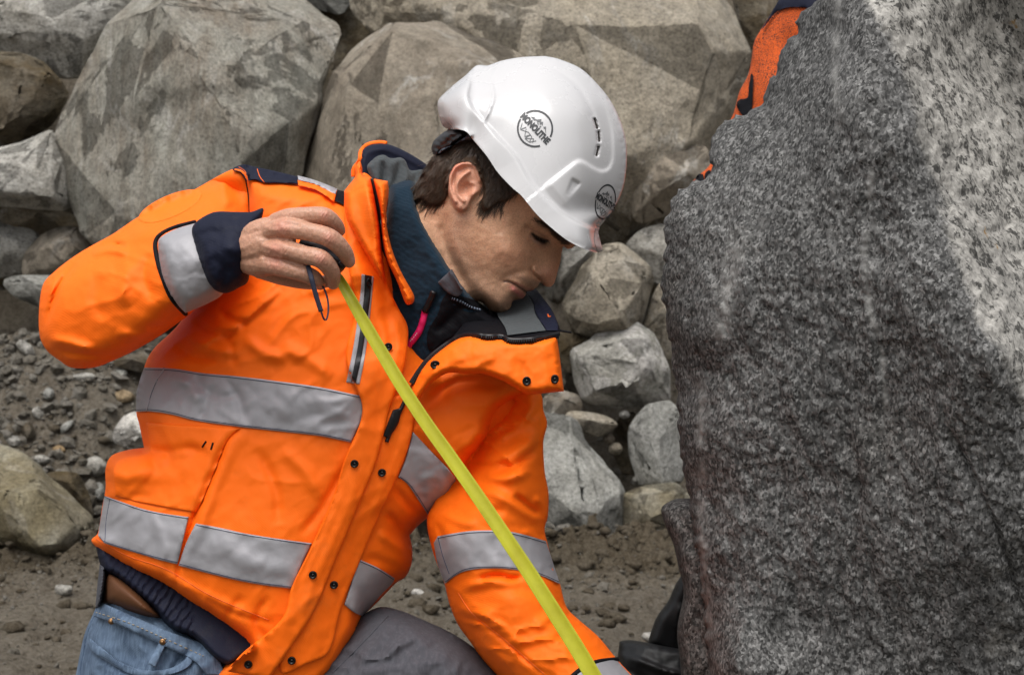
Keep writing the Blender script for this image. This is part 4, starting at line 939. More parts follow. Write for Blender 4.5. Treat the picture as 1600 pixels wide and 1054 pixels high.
def bstrand(x, y, ang, ln, r0, lift):
    pts = np.array([(x + math.cos(ang) * ln * k / 3, y + math.sin(ang) * ln * k / 3) for k in range(4)]); Yv = cast([head_bvh], pts)
    if np.isnan(Yv).any() or np.ptp(Yv) > .02: return
    eb.tube(P(pts[:, 0], pts[:, 1], Yv - .0004 - lift * np.linspace(0, 1, 4)), np.array([1, 1, .7, .2]) * r0, 3, cap=False)
bl_, _ = spline([(834, 345), (842, 347), (852, 351), (862, 359), (872, 369), (881, 376), (888, 380)], 1.0, False)
for i in range(300):
    j = int(len(bl_) * rr.random() ** .6); f = j / len(bl_); w = 1.2 + 3.4 * f
    bstrand(bl_[j, 0] + rr.normal() * w * .5, bl_[j, 1] + rr.normal() * w * .62, math.radians(215 + rr.normal() * 16), rr.uniform(5, 9), .00026, .0006)
for i in range(40):
    f = rr.random(); bstrand(832 + 25 * f, 366.5 + 10 * f, math.radians(62 + rr.normal() * 12), rr.uniform(4, 7), .00024, .002)
eb.obj('eyebrow', M['hair'], person)

# ------------------------------------------------------------------ trousers
HIP = [(165, 905, 'c'), (150, 948), (132, 990), (118, 1054), (95, 1150), (90, 1260), (140, 1330), (420, 1330), (430, 1150), (400, 1054), (350, 1000), (290, 960), (230, 925)]
trous, _ = relief('trousers', HIP, M['denim'], person, 2.10, [(150, 960, .10), (200, 970, .14), (300, 1000, .16), (350, 1050, .16), (120, 1060, .08), (200, 1100, .16), (300, 1200, .18), (420, 1200, .15)], rim=50, res=4, sm=4, back=1, ret=True,
    folds=[([(160, 960), (240, 985), (330, 1015)], .004, 10), ([(128, 1010), (160, 1030), (210, 1050)], -.006, 6), ([(270, 1000), (240, 1040), (230, 1080)], .006, 8), ([(130, 985), (150, 1010), (150, 1060)], .006, 7), ([(300, 1010), (270, 1045), (262, 1080)], -.006, 6)], noise=[(.006, 40, 1, .8), (.0022, 14, 1, .7)], extra=crease(5, .008, 42, 20))
tb = [bvh_of(trous)]
overlay('waistband', [(157, 940, 'c'), (200, 958), (262, 985), (330, 1012), (352, 1054, 'c'), (322, 1054, 'c'), (300, 1030), (250, 1006), (190, 978), (146, 962, 'c')], tb, M['denim'], trous, .0085, .006, 4, noise=[(.0012, 12, 1, 1)])
overlay('pocket', [(140, 996, 'c'), (160, 1012), (190, 1034), (225, 1046), (262, 1044), (288, 1030), (297, 1010, 'c'), (303, 1018, 'c'), (296, 1040), (262, 1054), (210, 1054), (150, 1022), (136, 1004, 'c')], tb, M['denim'], trous, .0070, .004, 4)
overlay('belt_loop', [(252, 996, 'c'), (262, 1000, 'c'), (243, 1042, 'c'), (231, 1036, 'c')], tb, M['denim'], trous, .009, .004, 3)
tb2 = tb + [bvh_of(bpy.data.objects['waistband']), bvh_of(bpy.data.objects['pocket']), bvh_of(bpy.data.objects['belt_loop'])]
for x, y in ((174, 970), (254, 1002)):
    p = P(x, y, cast(tb2, np.array([[x, y]]))[0] - .0015); mb = MB(); mb.ball(p, (0.0045, .0020, .0045), 16, 8); mb.ball(p + np.array([0, -.002, 0]), (.0028, .0022, .0028), 12, 6); mb.obj('rivet', M['brass'], trous)
seam('stitching', [(150, 956), (200, 972), (260, 998), (318, 1024)], [bvh_of(bpy.data.objects['waistband'])], simple('pale_thread', (.30, .25, .18), .8), trous, .0007, .0008, 4, 4, 2)
tag(bpy.data.objects['belt_loop'], None)
THI = [(470, 1020), (520, 1000), (560, 965), (592, 948), (625, 953), (662, 968), (705, 988), (745, 1015), (790, 1060), (840, 1130), (850, 1240), (780, 1330), (560, 1300), (430, 1200), (440, 1080)]
thigh = relief('trouser_leg', THI, M['denim_grey'], person, 2.02, [(500, 1030, .09), (600, 980, .09), (700, 1020, .10), (800, 1130, .12), (600, 1100, .13), (700, 1200, .14), (500, 1200, .10)], rim=60, res=5, sm=5, back=1,
    folds=[([(470, 1060), (540, 1010), (575, 985)], .006, 9), ([(560, 1054), (600, 1010), (640, 975)], -.003, 8), ([(640, 1060), (690, 1020), (720, 1000)], .004, 14)], noise=[(.005, 40, 1, 1), (.002, 13, 1, 1)], extra=crease(6, .008, 60, -28))
seam('side_seam', [(152, 952), (136, 992), (124, 1056)], tb, M['denim'], trous, .0016, .0006, 4)
seam('side_seam', [(520, 1050), (560, 1010), (606, 962)], [bvh_of(thigh)], M['denim_grey'], thigh, .0014, .0003, 4)
thigh['label'] = 'dark grey left thigh'
relief('belt', [(166, 886, 'c'), (185, 893), (215, 915), (245, 945), (262, 968), (240, 972), (200, 962), (160, 942, 'c'), (158, 910)], M['leather'], person, 2.09, [(170, 900, .12), (200, 930, .15), (240, 960, .165), (165, 935, .12)], rim=18, res=3, sm=3, back=1,
       folds=[([(172, 915), (205, 935), (240, 955)], .004, 10)])
relief('shirt', [(156, 880, 'c'), (166, 884, 'c'), (166, 910), (158, 945), (149, 950, 'c'), (152, 915)], M['grey_tab'], person, 2.07, [(160, 900, .10), (155, 940, .10), (160, 880, .1), (162, 920, .105)], rim=7, res=2.5, sm=2, back=1)

# ------------------------------------------------------------------ jacket
YT = 2.05
TOR = [(366, 264), (382, 259), (425, 267), (468, 277), (505, 288), (540, 303), (600, 330), (640, 420), (660, 520), (700, 545), (780, 540), (846, 560), (846, 616), (818, 622), (790, 634), (772, 655), (764, 682), (746, 706), (726, 735), (706, 765), (690, 792), (669, 808),
       (652, 822), (640, 836, 'c'), (644, 856), (643, 880), (634, 900), (618, 911), (590, 940), (566, 964), (562, 984), (550, 1004), (538, 1030), (505, 1072), (450, 1100), (380, 1105), (318, 1084, 'c'), (338, 1046), (389, 1009, 'c'), (336, 971), (288, 941), (253, 916), (200, 892), (164, 865), (143, 845), (153, 832), (160, 790), (165, 762), (165, 732), (174, 712), (198, 703), (225, 699, 'c'), (218, 664), (213, 640), (224, 578), (240, 545), (280, 505), (330, 430), (350, 330)]
tcx = [(420, 290, .06), (500, 310, .075), (560, 330, .08), (380, 300, .05), (330, 430, .05), (400, 400, .095), (480, 420, .125), (560, 430, .13), (600, 480, .12), (300, 540, .085), (260, 560, .075), (360, 520, .12), (460, 540, .145), (550, 560, .15), (620, 570, .135),
       (240, 640, .10), (320, 650, .135), (430, 660, .155), (540, 670, .155), (610, 660, .135), (240, 740, .115), (330, 760, .15), (430, 790, .165), (520, 790, .155), (170, 740, .10), (180, 830, .105), (260, 850, .145), (360, 890, .165), (440, 920, .165), (500, 930, .15), (550, 930, .12), (600, 890, .10),
       (420, 1010, .155), (350, 960, .15), (250, 900, .135), (180, 865, .10), (580, 820, .125), (620, 850, .09), (610, 760, .125), (660, 760, .10), (690, 740, .11), (660, 680, .125), (720, 660, .135), (740, 690, .125), (760, 640, .125), (700, 600, .125), (760, 590, .12), (820, 600, .10), (680, 560, .10), (780, 560, .10)]
tfolds = [([(438, 452), (402, 482), (360, 515), (300, 545)], .008, 24, 's'), ([(300, 500), (330, 520), (372, 522)], -.008, 9), ([(290, 522), (330, 545), (375, 552)], .006, 9), ([(272, 540), (300, 556), (340, 562)], -.006, 7), ([(340, 480), (360, 500), (390, 505)], -.006, 8), ([(350, 520), (362, 545), (366, 575)], -.004, 8), ([(380, 525), (410, 550), (450, 562)], .005, 10), ([(440, 540), (480, 560), (520, 590)], .004, 12),
          ([(228, 702), (262, 706), (300, 700), (330, 715)], -.006, 9), ([(170, 735), (205, 745), (238, 725)], .007, 12), ([(160, 790), (200, 775), (245, 780)], -.004, 10), ([(235, 650), (262, 700), (270, 740)], -.004, 8),
          ([(376, 668), (352, 690), (330, 742), (304, 806), (280, 882), (276, 925)], -.0075, 5), ([(384, 672), (362, 700), (340, 752), (318, 806), (292, 884)], .0050, 12), ([(366, 670), (338, 700), (316, 750), (292, 806)], .0045, 12),
          ([(540, 726), (505, 790), (470, 835)], -.004, 8), ([(400, 700), (430, 760), (435, 820)], -.0045, 10), ([(440, 700), (480, 740), (500, 780)], .004, 12), ([(330, 840), (400, 880), (460, 890)], .003, 16), ([(260, 900), (330, 935), (400, 965)], .004, 9), ([(300, 920), (360, 955), (430, 975)], -.003, 6), ([(420, 930), (400, 970), (420, 1005)], -.004, 8), ([(380, 930), (360, 955), (350, 975)], -.003, 7),
          ([(700, 545), (690, 580), (694, 640)], -.004, 12), ([(662, 640), (690, 610), (730, 596), (790, 602)], -.010, 12), ([(700, 690), (730, 690), (764, 668)], .004, 14), ([(650, 660), (690, 700), (724, 732)], .006, 10), ([(655, 690), (690, 725), (700, 760)], -.004, 8), ([(660, 760), (690, 762), (712, 750)], .004, 6), ([(650, 770), (680, 782), (690, 778)], -.004, 5), ([(615, 760), (640, 790), (665, 806)], -.006, 8),
          ([(604, 800), (630, 830), (642, 838)], -.008, 7), ([(590, 830), (620, 850), (640, 862)], .006, 10), ([(570, 870), (605, 880), (632, 895)], -.004, 10), ([(420, 330), (450, 380), (450, 430)], .003, 20), ([(540, 330), (545, 400), (560, 460)], .006, 16), ([(400, 300), (440, 310), (520, 316)], .004, 12), ([(300, 600), (340, 620), (380, 612)], -.003, 7), ([(270, 590), (300, 605), (310, 630)], .004, 8), ([(350, 590), (372, 620), (378, 655)], -.003, 6), ([(420, 600), (470, 625), (540, 640)], .0025, 14)]
def tor_rim(V):
    r = np.full(len(V), 46.0); r[(V[:, 1] > 840) & (V[:, 0] < 560)] = 15; r[(V[:, 0] > 690) & (V[:, 1] > 590)] = 15; r[(V[:, 0] < 236) & (V[:, 1] > 690) & (V[:, 1] < 780)] = 26
    r[(V[:, 1] > 1000) & (V[:, 0] < 480)] = 5
    return r
jacket, (JV, JT, JY) = relief('jacket', TOR, M['orange'], person, YT, tcx, rim=tor_rim, res=4, sm=8, back=1.0, folds=[(f[0], f[1] * 1.3, f[2] * .85) + tuple(f[3:]) for f in tfolds], noise=[(.0014, 60, 1, .7), (.0006, 18, 1, .8)], extra=crease(1, .0050, 70, -35), ret=True)
tj = [bvh_of(jacket)]
jacket['label'] = 'bright orange hi-vis jacket with grey reflective bands'
# raised right sleeve: upper arm and forearm folded at the elbow
SL_R = [(366, 264), (343, 274), (302, 297), (252, 321), (214, 340), (177, 365), (139, 386), (112, 403), (84, 425), (67, 445), (61, 483), (62, 524), (73, 547), (93, 563), (112, 574), (146, 574), (177, 563), (211, 547), (252, 523), (287, 498), (300, 488, 'c'), (340, 450), (372, 420), (390, 380), (389, 330), (388, 283), (381, 268)]
src = [(366, 275, -.02), (340, 285, .0), (300, 310, .02), (250, 335, .04), (180, 380, .06), (120, 415, .06), (75, 450, .055), (70, 530, .06), (110, 565, .065), (180, 555, .085), (250, 515, .11), (290, 490, .12), (300, 430, .14), (250, 420, .125), (270, 370, .10), (200, 430, .105), (140, 470, .09), (180, 500, .10), (310, 350, .085), (340, 330, .05), (375, 310, .01), (382, 350, .03), (370, 400, .06), (340, 400, .09), (100, 480, .075)]
sfold = [([(138, 388), (165, 380), (196, 384)], -.008, 6), ([(142, 396), (168, 390), (200, 394)], .006, 8), ([(120, 408), (92, 445), (70, 510)], -.006, 5), ([(100, 412), (84, 440), (72, 470)], .004, 6), ([(80, 545), (110, 552), (170, 556), (215, 548)], -.005, 7), ([(76, 530), (110, 536), (150, 548)], .005, 9), ([(230, 512), (262, 508), (290, 494)], -.007, 6), ([(180, 520), (226, 524), (262, 508)], .004, 9), ([(236, 395), (225, 430), (240, 470)], -.004, 12), ([(205, 410), (190, 450), (200, 480)], .004, 14), ([(160, 430), (150, 470), (165, 500)], -.003, 14), ([(262, 322), (300, 335), (330, 320)], -.003, 10), ([(352, 275), (350, 300), (362, 322)], .003, 10), ([(200, 360), (250, 365), (300, 345)], .004, 14), ([(372, 270), (384, 300), (386, 330)], .004, 7)]
sleeve_r, _ = relief('sleeve', SL_R, M['orange'], jacket, 1.93, src, rim=40, res=4, sm=8, back=.9, folds=[(f[0], f[1] * 1.7, f[2] * .75) + tuple(f[3:]) for f in sfold], noise=[(.0014, 55, 1, .8), (.0006, 17, 1, 1)], extra=crease(2, .0045, 66, 20), ret=True)
srb = [bvh_of(sleeve_r)]
def cuff_ring(name, poly, mat, par, Yc, ctrl, rim=24, **kw): return relief(name, poly, mat, par, Yc, ctrl, rim=rim, res=3.2, **kw)
overlay('badge', ellipse(266, 322, 53, 17, -23), srb, M['orange_worn'], sleeve_r, .0009, .001, 4)
CB = [(247, 380), (252, 370), (275, 357.5), (311, 347, 'c'), (340, 352), (372, 380), (372, 420), (349, 458), (327, 473), (290, 489, 'c'), (267, 464), (252, 430)]
cctl = [(250, 380, .045), (256, 420, .05), (270, 460, .048), (290, 485, .04), (280, 360, .04), (300, 400, .062), (310, 450, .055), (340, 400, .055), (330, 450, .05), (360, 400, .04), (311, 350, .035)]
cuffb = cuff_ring('reflective_cuff', CB, M['reflective'], sleeve_r, 1.815, cctl, 22, sm=5, back=.9, folds=[([(290, 360), (310, 400), (318, 440)], -.002, 8), ([(300, 430), (330, 436)], .001, 3)], noise=[(.0016, 22, 1, 1)])
cbb = [bvh_of(cuffb)]
seam('cuff_trim', [(306, 347), (275, 355), (252, 366), (243, 380), (246, 405), (254, 432), (268, 465), (290, 490)], srb + cbb, M['black'], sleeve_r, .0032, .0006, 4, 8)
NC = [(302, 352), (332, 332), (366, 331), (392, 331), (410, 325), (411, 334), (401, 366), (392, 400), (388, 438), (374, 449), (351, 458), (328, 446), (313, 415), (303, 380)]
ncl = [(305, 370, .035), (330, 345, .035), (370, 340, .04), (405, 332, .03), (330, 400, .065), (370, 390, .07), (395, 390, .05), (350, 440, .05), (384, 436, .04), (345, 370, .06)]
nfold = [([(310, 370), (328, 362), (352, 366)], -.004, 6), ([(330, 400), (350, 420), (352, 450)], -.004, 7), ([(312, 400), (326, 425), (345, 444)], .004, 6), ([(360, 350), (378, 360), (396, 352)], .003, 8), ([(345, 385), (372, 392), (388, 412)], .004, 9), ([(396, 340), (402, 345), (402, 362)], -.003, 5)]
ncuff = cuff_ring('cuff', NC, M['navy'], sleeve_r, 1.772, [(a, b, c * .82) for a, b, c in ncl], 20, sm=5, back=.8, folds=nfold, noise=[(.0014, 22, 1, 1), (.0005, 8, 1, 1)])
# left sleeve reaching down to the stone
SL_L = [(812, 600), (844, 614), (849, 640), (855, 662), (849, 690), (851, 735), (857, 770), (856, 806), (851, 826), (856, 850), (865, 885), (875, 912), (885, 947), (904, 967), (935, 994), (965, 1030), (1010, 1080), (1030, 1120), (980, 1170), (900, 1150), (830, 1110), (778, 1056), (754, 1029), (734, 1001), (715, 974), (702, 942), (694, 910), (676, 860), (667, 812), (680, 780), (690, 740), (708, 680), (735, 600)]
slc = [(830, 630, .03), (800, 640, .0), (780, 650, -.005), (745, 700, -.005), (715, 745, .0), (720, 660, -.02), (800, 700, .055), (800, 730, .085), (840, 720, .06), (720, 790, .055), (690, 820, .06), (770, 790, .095), (830, 800, .07), (700, 880, .07), (770, 870, .105), (840, 870, .075), (740, 960, .09), (800, 940, .125), (860, 950, .10), (780, 1020, .11), (860, 1020, .14), (930, 1010, .11), (900, 1080, .15), (980, 1090, .13), (850, 1100, .12), (980, 1140, .14)]
lf = [([(838, 628), (815, 660), (770, 690)], .006, 9), ([(852, 680), (810, 702), (762, 722)], .007, 11), ([(846, 696), (815, 720), (790, 732), (765, 740)], -.008, 7), ([(735, 722), (765, 728), (800, 722)], -.005, 7), ([(760, 742), (790, 748), (830, 735)], .006, 9), ([(740, 760), (780, 775), (820, 800), (850, 815)], .005, 10), ([(804, 772), (830, 795), (850, 806)], -.008, 7), ([(836, 775), (850, 790), (856, 800)], .006, 6), ([(720, 770), (745, 790), (790, 800)], -.004, 9), ([(690, 800), (720, 815), (745, 818)], .004, 9), ([(680, 815), (690, 840), (692, 865)], -.005, 7), ([(745, 905), (775, 898), (800, 903), (818, 900)], -.007, 6), ([(720, 920), (760, 910), (810, 915)], .004, 9), ([(722, 930), (780, 915), (840, 925), (872, 930)], -.003, 12), ([(735, 955), (770, 985), (810, 1020), (850, 1054)], -.004, 5), ([(742, 950), (780, 978), (820, 1010)], .003, 8), ([(870, 950), (850, 970), (835, 975)], .004, 9), ([(705, 945), (740, 960), (780, 955)], .004, 10), ([(900, 970), (890, 990), (860, 1000)], -.004, 8), ([(720, 1000), (760, 1010), (800, 1040)], .004, 10), ([(806, 622), (792, 640), (776, 660)], -.007, 6), ([(820, 655), (800, 668), (776, 678)], -.006, 5), ([(826, 640), (818, 656), (800, 664)], .004, 6)]
sleeve_l, _ = relief('sleeve', SL_L, M['orange'], jacket, 1.985, slc, rim=44, res=4, sm=8, back=.9, folds=[(f[0], f[1] * 1.5, f[2] * .8) + tuple(f[3:]) for f in lf], noise=[(.0018, 50, 1, .8), (.0007, 16, 1, 1)], extra=crease(3, .0075, 52, 14), ret=True)
slb = [bvh_of(sleeve_l)]
overlay('reflective_strip', [(677.7, 848, 'c'), (684, 837, 'c'), (738.6, 828.6), (797.5, 830), (853, 844.5, 'c'), (875, 911.5, 'c'), (833, 895), (778, 887.5), (727, 891.5), (695, 911, 'c'), (684, 882)], slb, M['reflective'], sleeve_l, .0022, .002, 4, noise=[(.0016, 24, 1, .7)], folds=[([(770, 850), (790, 870), (770, 885)], .002, 10), ([(842, 890), (850, 880)], .002, 5)])
seam('stitching', [(684, 840), (738.6, 831.5), (797.5, 833), (853, 847.5)], [bvh_of(bpy.data.objects['reflective_strip'])] + slb, M['thread'], sleeve_l, .0005, .0004, 4)
seam('stitching', [(696, 908), (727, 888.5), (778, 885), (833, 892), (873, 908)], [bvh_of(bpy.data.objects['reflective_strip'])] + slb, M['thread'], sleeve_l, .0005, .0004, 4)
seam('stitching', [(684, 838), (692, 868), (702, 896)], [bvh_of(bpy.data.objects['reflective_strip'])] + slb, M['thread'], sleeve_l, .0006, .0004, 4)
seam('stitching', [(716, 926), (740, 960), (790, 1000), (850, 1052)], slb, M['thread_orange'], sleeve_l, .0006, .0003, 4)
overlay('reflective_cuff', [(893, 1060, 'c'), (912, 1044), (938, 1033), (963, 1030, 'c'), (1010, 1080, 'c'), (1000, 1120), (930, 1120), (880, 1090)], slb, M['reflective'], sleeve_l, .0026, .002, 4)
seam('cuff_trim', [(888, 1062), (908, 1045), (932, 1034), (964, 1029.5)], slb, M['black'], sleeve_l, .0035, .001, 4, 8)

def strip(poly, base, folds=(), par=jacket, nz=.0016): return overlay('reflective_strip', poly, base, M['reflective'], par, .0040, .003, 4, 2.5, [(f[0], f[1] * .8) + tuple(f[2:]) for f in folds], 1, [(nz, 26, 1, .7)])
s1 = strip([(225, 574, 'c'), (271, 575.5), (317, 582.5), (367, 587), (430, 594.5), (500, 604.5), (572, 620, 'c'), (565, 655), (548, 691, 'c'), (500, 681), (440, 674), (377.5, 667), (308.6, 657.5), (271, 648), (240, 643), (213, 643, 'c'), (214, 610)], tj,
           [([(280, 590), (300, 600), (310, 596)], .003, 7), ([(310, 585), (318, 605), (345, 610)], -.0035, 8), ([(270, 630), (290, 612), (305, 600)], -.0025, 8), ([(330, 610), (322, 630), (312, 655)], -.003, 5), ([(365, 588), (376, 620), (386, 662)], -.0035, 7), ([(336, 636), (360, 650), (372, 662)], .002, 5), ([(500, 640), (540, 650), (556, 660)], .002, 10), ([(400, 625), (440, 640), (480, 640)], .0015, 14)])
s2 = strip([(153, 836, 'c'), (159, 800), (163, 774, 'c'), (195, 785), (226, 795), (260, 802), (295, 807, 'c'), (287, 840), (277, 881, 'c'), (252, 875), (226, 867), (195, 858), (163, 848, 'c')], tj, [([(234, 800), (232, 830), (228, 868)], -.001, 3)])
s3 = strip([(306, 817, 'c'), (345, 824), (383, 832.5), (435, 841), (487, 848, 'c'), (470, 885), (456, 919, 'c'), (415, 914), (375, 907), (325, 895), (279, 883, 'c'), (290, 850)], tj, [([(360, 870), (390, 880), (400, 868)], .002, 14)])
s4 = strip([(645, 674, 'c'), (660, 690), (676, 707), (705, 738), (712, 755), (690, 780), (670, 806, 'c'), (652, 778), (636, 755), (622, 745, 'c'), (634, 716)], tj, [([(655, 750), (675, 745), (700, 755)], .003, 7), ([(650, 760), (680, 765), (695, 768)], -.003, 5), ([(665, 780), (680, 780)], .003, 5)])
s5 = strip([(561, 873, 'c'), (590, 886), (617, 903, 'c'), (612, 912), (597, 927), (567, 962, 'c'), (552, 955), (538, 944, 'c')], tj)
for ln, b in (([(226, 577), (271, 578.5), (317, 585.5), (367, 590), (430, 597.5), (500, 607.5), (570, 622)], s1), ([(214, 640), (240, 640), (271, 645), (308, 654.5), (377, 664), (440, 671), (500, 678), (548, 688)], s1), ([(256, 574), (240, 606), (228, 643)], s1), ([(164, 776), (226, 797.5), (294, 809.5)], s2), ([(156, 838), (163, 845.5), (226, 865), (277, 878)], s2), ([(172, 778), (166, 812), (164, 846)], s2), ([(307, 819.5), (383, 835), (486, 850.5)], s3), ([(281, 880.5), (375, 904.5), (456, 916.5)], s3), ([(625, 745), (638, 754), (654, 776), (670, 802)], s4), ([(562, 876), (590, 888.5), (615, 905)], s5)):
    seam('stitching', ln, [bvh_of(b)] + tj, M['thread'], jacket, .0005, .0004, 4)
seam('piping', [(257, 575), (246, 592), (236, 615), (229, 642)], [bvh_of(s1)], M['reflective'], jacket, .0011, .0008, 4)
# pocket flap edge, bartacks, shoulder seam, welt pocket
jpk = overlay('pocket', [(228, 660, 'c'), (290, 664), (374, 669, 'c'), (354, 690), (334, 738), (312, 790), (306, 800, 'c'), (250, 790), (180, 775, 'c'), (178, 728), (200, 712), (232, 705)], tj, M['orange'], jacket, .0035, .003, 4, 3, noise=[(.002, 34, 1, .8)], folds=[([(240, 700), (280, 715), (310, 705)], -.003, 10), ([(200, 735), (240, 745), (280, 740)], .003, 12)])
pk = [bvh_of(jpk)] + tj
for a, b in (((322, 689), (316, 698)), ((333, 691), (329.5, 702))): seam('bartack', [a, b], pk, M['black'], jacket, .0013, .0008, 3)
seam('stitching', [(150, 842), (200, 868), (262, 890), (330, 930), (420, 968)], tj, M['thread_orange'], jacket, .0006, .0003, 5)
seam('shoulder_seam', [(384, 281), (388, 305), (389, 332)], srb + tj, M['black'], jacket, .0009, .0004, 4)
overlay('shoulder_yoke', [(364, 266), (367, 261), (381.5, 257), (396, 260), (429, 267), (466, 276, 'c'), (466, 287, 'c'), (440, 285.5), (413, 285.5), (400, 281.5), (384, 283, 'c'), (376, 271)], srb + tj, M['navy'], jacket, .005, .004, 3, 3)
overlay('reflective_strip', [(465, 274, 'c'), (494, 282), (527, 295, 'c'), (524.5, 304, 'c'), (507, 295), (492, 288), (466, 282, 'c')], tj, M['reflective'], jacket, .007, .003, 3, 2)
overlay('shoulder_tab', [(465, 281, 'c'), (492, 287), (508, 295), (525, 303.5, 'c'), (522, 316, 'c'), (512, 308), (494, 297), (466, 290, 'c')], tj, M['orange'], jacket, .0065, .004, 3, 2)
overlay('shoulder_yoke', [(527, 296, 'c'), (540, 300, 'c'), (540, 321, 'c'), (523, 314, 'c')], tj, M['black'], jacket, .004, .003, 3, 2)
seam('stitching', [(373, 261), (383, 268), (387, 281)], [bvh_of(bpy.data.objects['shoulder_yoke'])] + tj, M['thread_orange'], jacket, .0007, .0006, 4)
seam('stitching', [(402, 264), (406, 276), (413, 285)], [bvh_of(bpy.data.objects['shoulder_yoke'])] + tj, M['thread_orange'], jacket, .0007, .0006, 4)
# elastic waist and dark lining under the hem
WB = [(150, 845), (170, 855), (205, 872), (255, 895), (330, 940), (400, 985), (420, 1010), (384, 1030), (360, 1045), (330, 1030), (300, 1000), (265, 985), (238, 955), (205, 925), (180, 903), (160, 890)]
relief('elastic_hem', WB, M['navy'], jacket, 2.05, [(165, 865, .06), (165, 885, .08), (210, 890, .09), (200, 910, .105), (260, 955, .12), (270, 920, .10), (330, 1000, .13), (340, 960, .11), (370, 1025, .13), (400, 1000, .11)], rim=12, res=3, sm=3, back=1,
       extra=lambda V:   .0018 * np.sin((V[:, 0] * .83 + V[:, 1] * .55) * .55 + 2 * fbm(np.stack([V[:, 0] / 20, V[:, 1] / 20, 0 * V[:, 0]], 1), 2)) * (V[:, 0] < 300))
relief('lining', [(330, 1000), (320, 1040), (350, 1090), (450, 1100), (520, 1050), (556, 1006), (560, 975), (450, 1000)], M['black'], jacket, 2.02, [(350, 1040, .04), (450, 1040, .06), (520, 1020, .03), (548, 1000, .015)], rim=14, res=5, sm=2)

# front edges: outer storm flap and the zip flap behind it
PA = [(540, 560), (556, 480), (545, 420), (538, 340), (538, 298, 'c'), (556, 277), (570, 270), (582, 279, 'c'), (586, 320), (594, 380), (604, 440), (622, 480), (637, 510), (636, 545), (630, 580), (609, 640), (589, 718), (562, 785), (524, 876), (491, 954), (455, 1010), (420, 1060, 'c'), (355, 1048, 'c'), (378, 1020), (440, 966), (456, 915), (483, 860), (518, 781), (538, 718), (566, 640)]
PB = [(600, 600, 'c'), (615, 618), (640, 612), (652, 626), (648, 645), (640, 692), (620, 746), (589, 813), (558, 887), (534, 946), (520, 1003), (508, 1024), (480, 1036), (440, 1050), (440, 1000, 'c'), (490, 930), (545, 800), (590, 690)]
flapb = overlay('zip_flap', PB, tj, M['orange'], jacket, .007, .005, 4, 4, noise=[(.0016, 30, 1, .6)], folds=[([(636, 640), (625, 700), (600, 760), (560, 850)], .002, 6)], sm=6)
fbv = [bvh_of(flapb)]
flapa = overlay('storm_flap', PA, tj, M['orange'], jacket, .014, .009, 4, 5, noise=[(.0022, 36, 1, .5)], folds=[([(552, 300), (560, 380), (575, 450), (600, 520), (606, 560)], .007, 14), ([(566, 430), (582, 500), (586, 560)], -.006, 12), ([(612, 500), (622, 540), (612, 585)], .005, 9), ([(596, 480), (610, 520), (612, 560)], -.005, 8), ([(552, 700), (520, 790), (480, 880), (455, 940)], -.0022, 3), ([(572, 720), (540, 800), (500, 890), (470, 960)], .003, 8), ([(538, 330), (560, 310), (578, 300)], -.002, 4)], sm=8)
fav = [bvh_of(flapa)]
def snap(x, y, r=6.2, bases=None, squash=1.0, rot=0):
    Yv = cast(bases, np.array([[x, y]]))[0]
    if np.isnan(Yv): Yv = 1.88
    mb = MB(); p = P(x, y, Yv - .0026); R_ = r / F * Yv; n = 20
    prof = [(1.0, .0), (1.0, .0016), (.86, .0030), (.62, .0024), (.50, .0010), (.30, .0012), (.16, .0022), (.0, .0024)]
    V, Fc = [], []
    for rr_, hh in prof:
        for j in range(n):
            w = 2 * math.pi * j / n; cx_, cz_ = math.cos(w) * rr_ * R_ * squash, math.sin(w) * rr_ * R_
            c, s = math.cos(rot), math.sin(rot); V.append(p + np.array([cx_ * c - cz_ * s, -hh, cx_ * s + cz_ * c]))
    for i in range(len(prof) - 1):
        for j in range(n): Fc.append((i*n+j, (i+1)*n+j, (i+1)*n+(j+1) % n, i*n+(j+1) % n))
    mb.add(V, Fc); return mb.obj('snap_button', M['snap'], jacket)
for x, y, b in ((607, 541.5, fav), (554, 724, fav), (489, 897.5, fav), (388, 1037, fav), (597, 738, fbv), (522, 913, fbv), (456, 1031, fbv)): snap(x, y, 6.4, b + tj)
# welt pocket zip on the chest
overlay('chest_pocket_zip', [(565, 428, 'c'), (584, 432, 'c'), (583, 445), (573, 540), (562, 600, 'c'), (541, 597, 'c'), (554, 530), (564, 450)], fav + tj, M['reflective'], jacket, .0016, .002, 3, 1.5)
overlay('zip_tape', [(570, 429, 'c'), (581, 431, 'c'), (578, 470), (567, 545), (556, 598, 'c'), (548, 597, 'c'), (560, 535), (569, 460)], fav + tj, M['zip'], jacket, .0032, .0014, 3, 1.2)
seam('zip_pull', [(576, 434), (580, 444), (577, 448), (573, 443), (576, 434)], [bvh_of(bpy.data.objects['zip_tape'])], M['snap'], jacket, .0012, .001, 3)

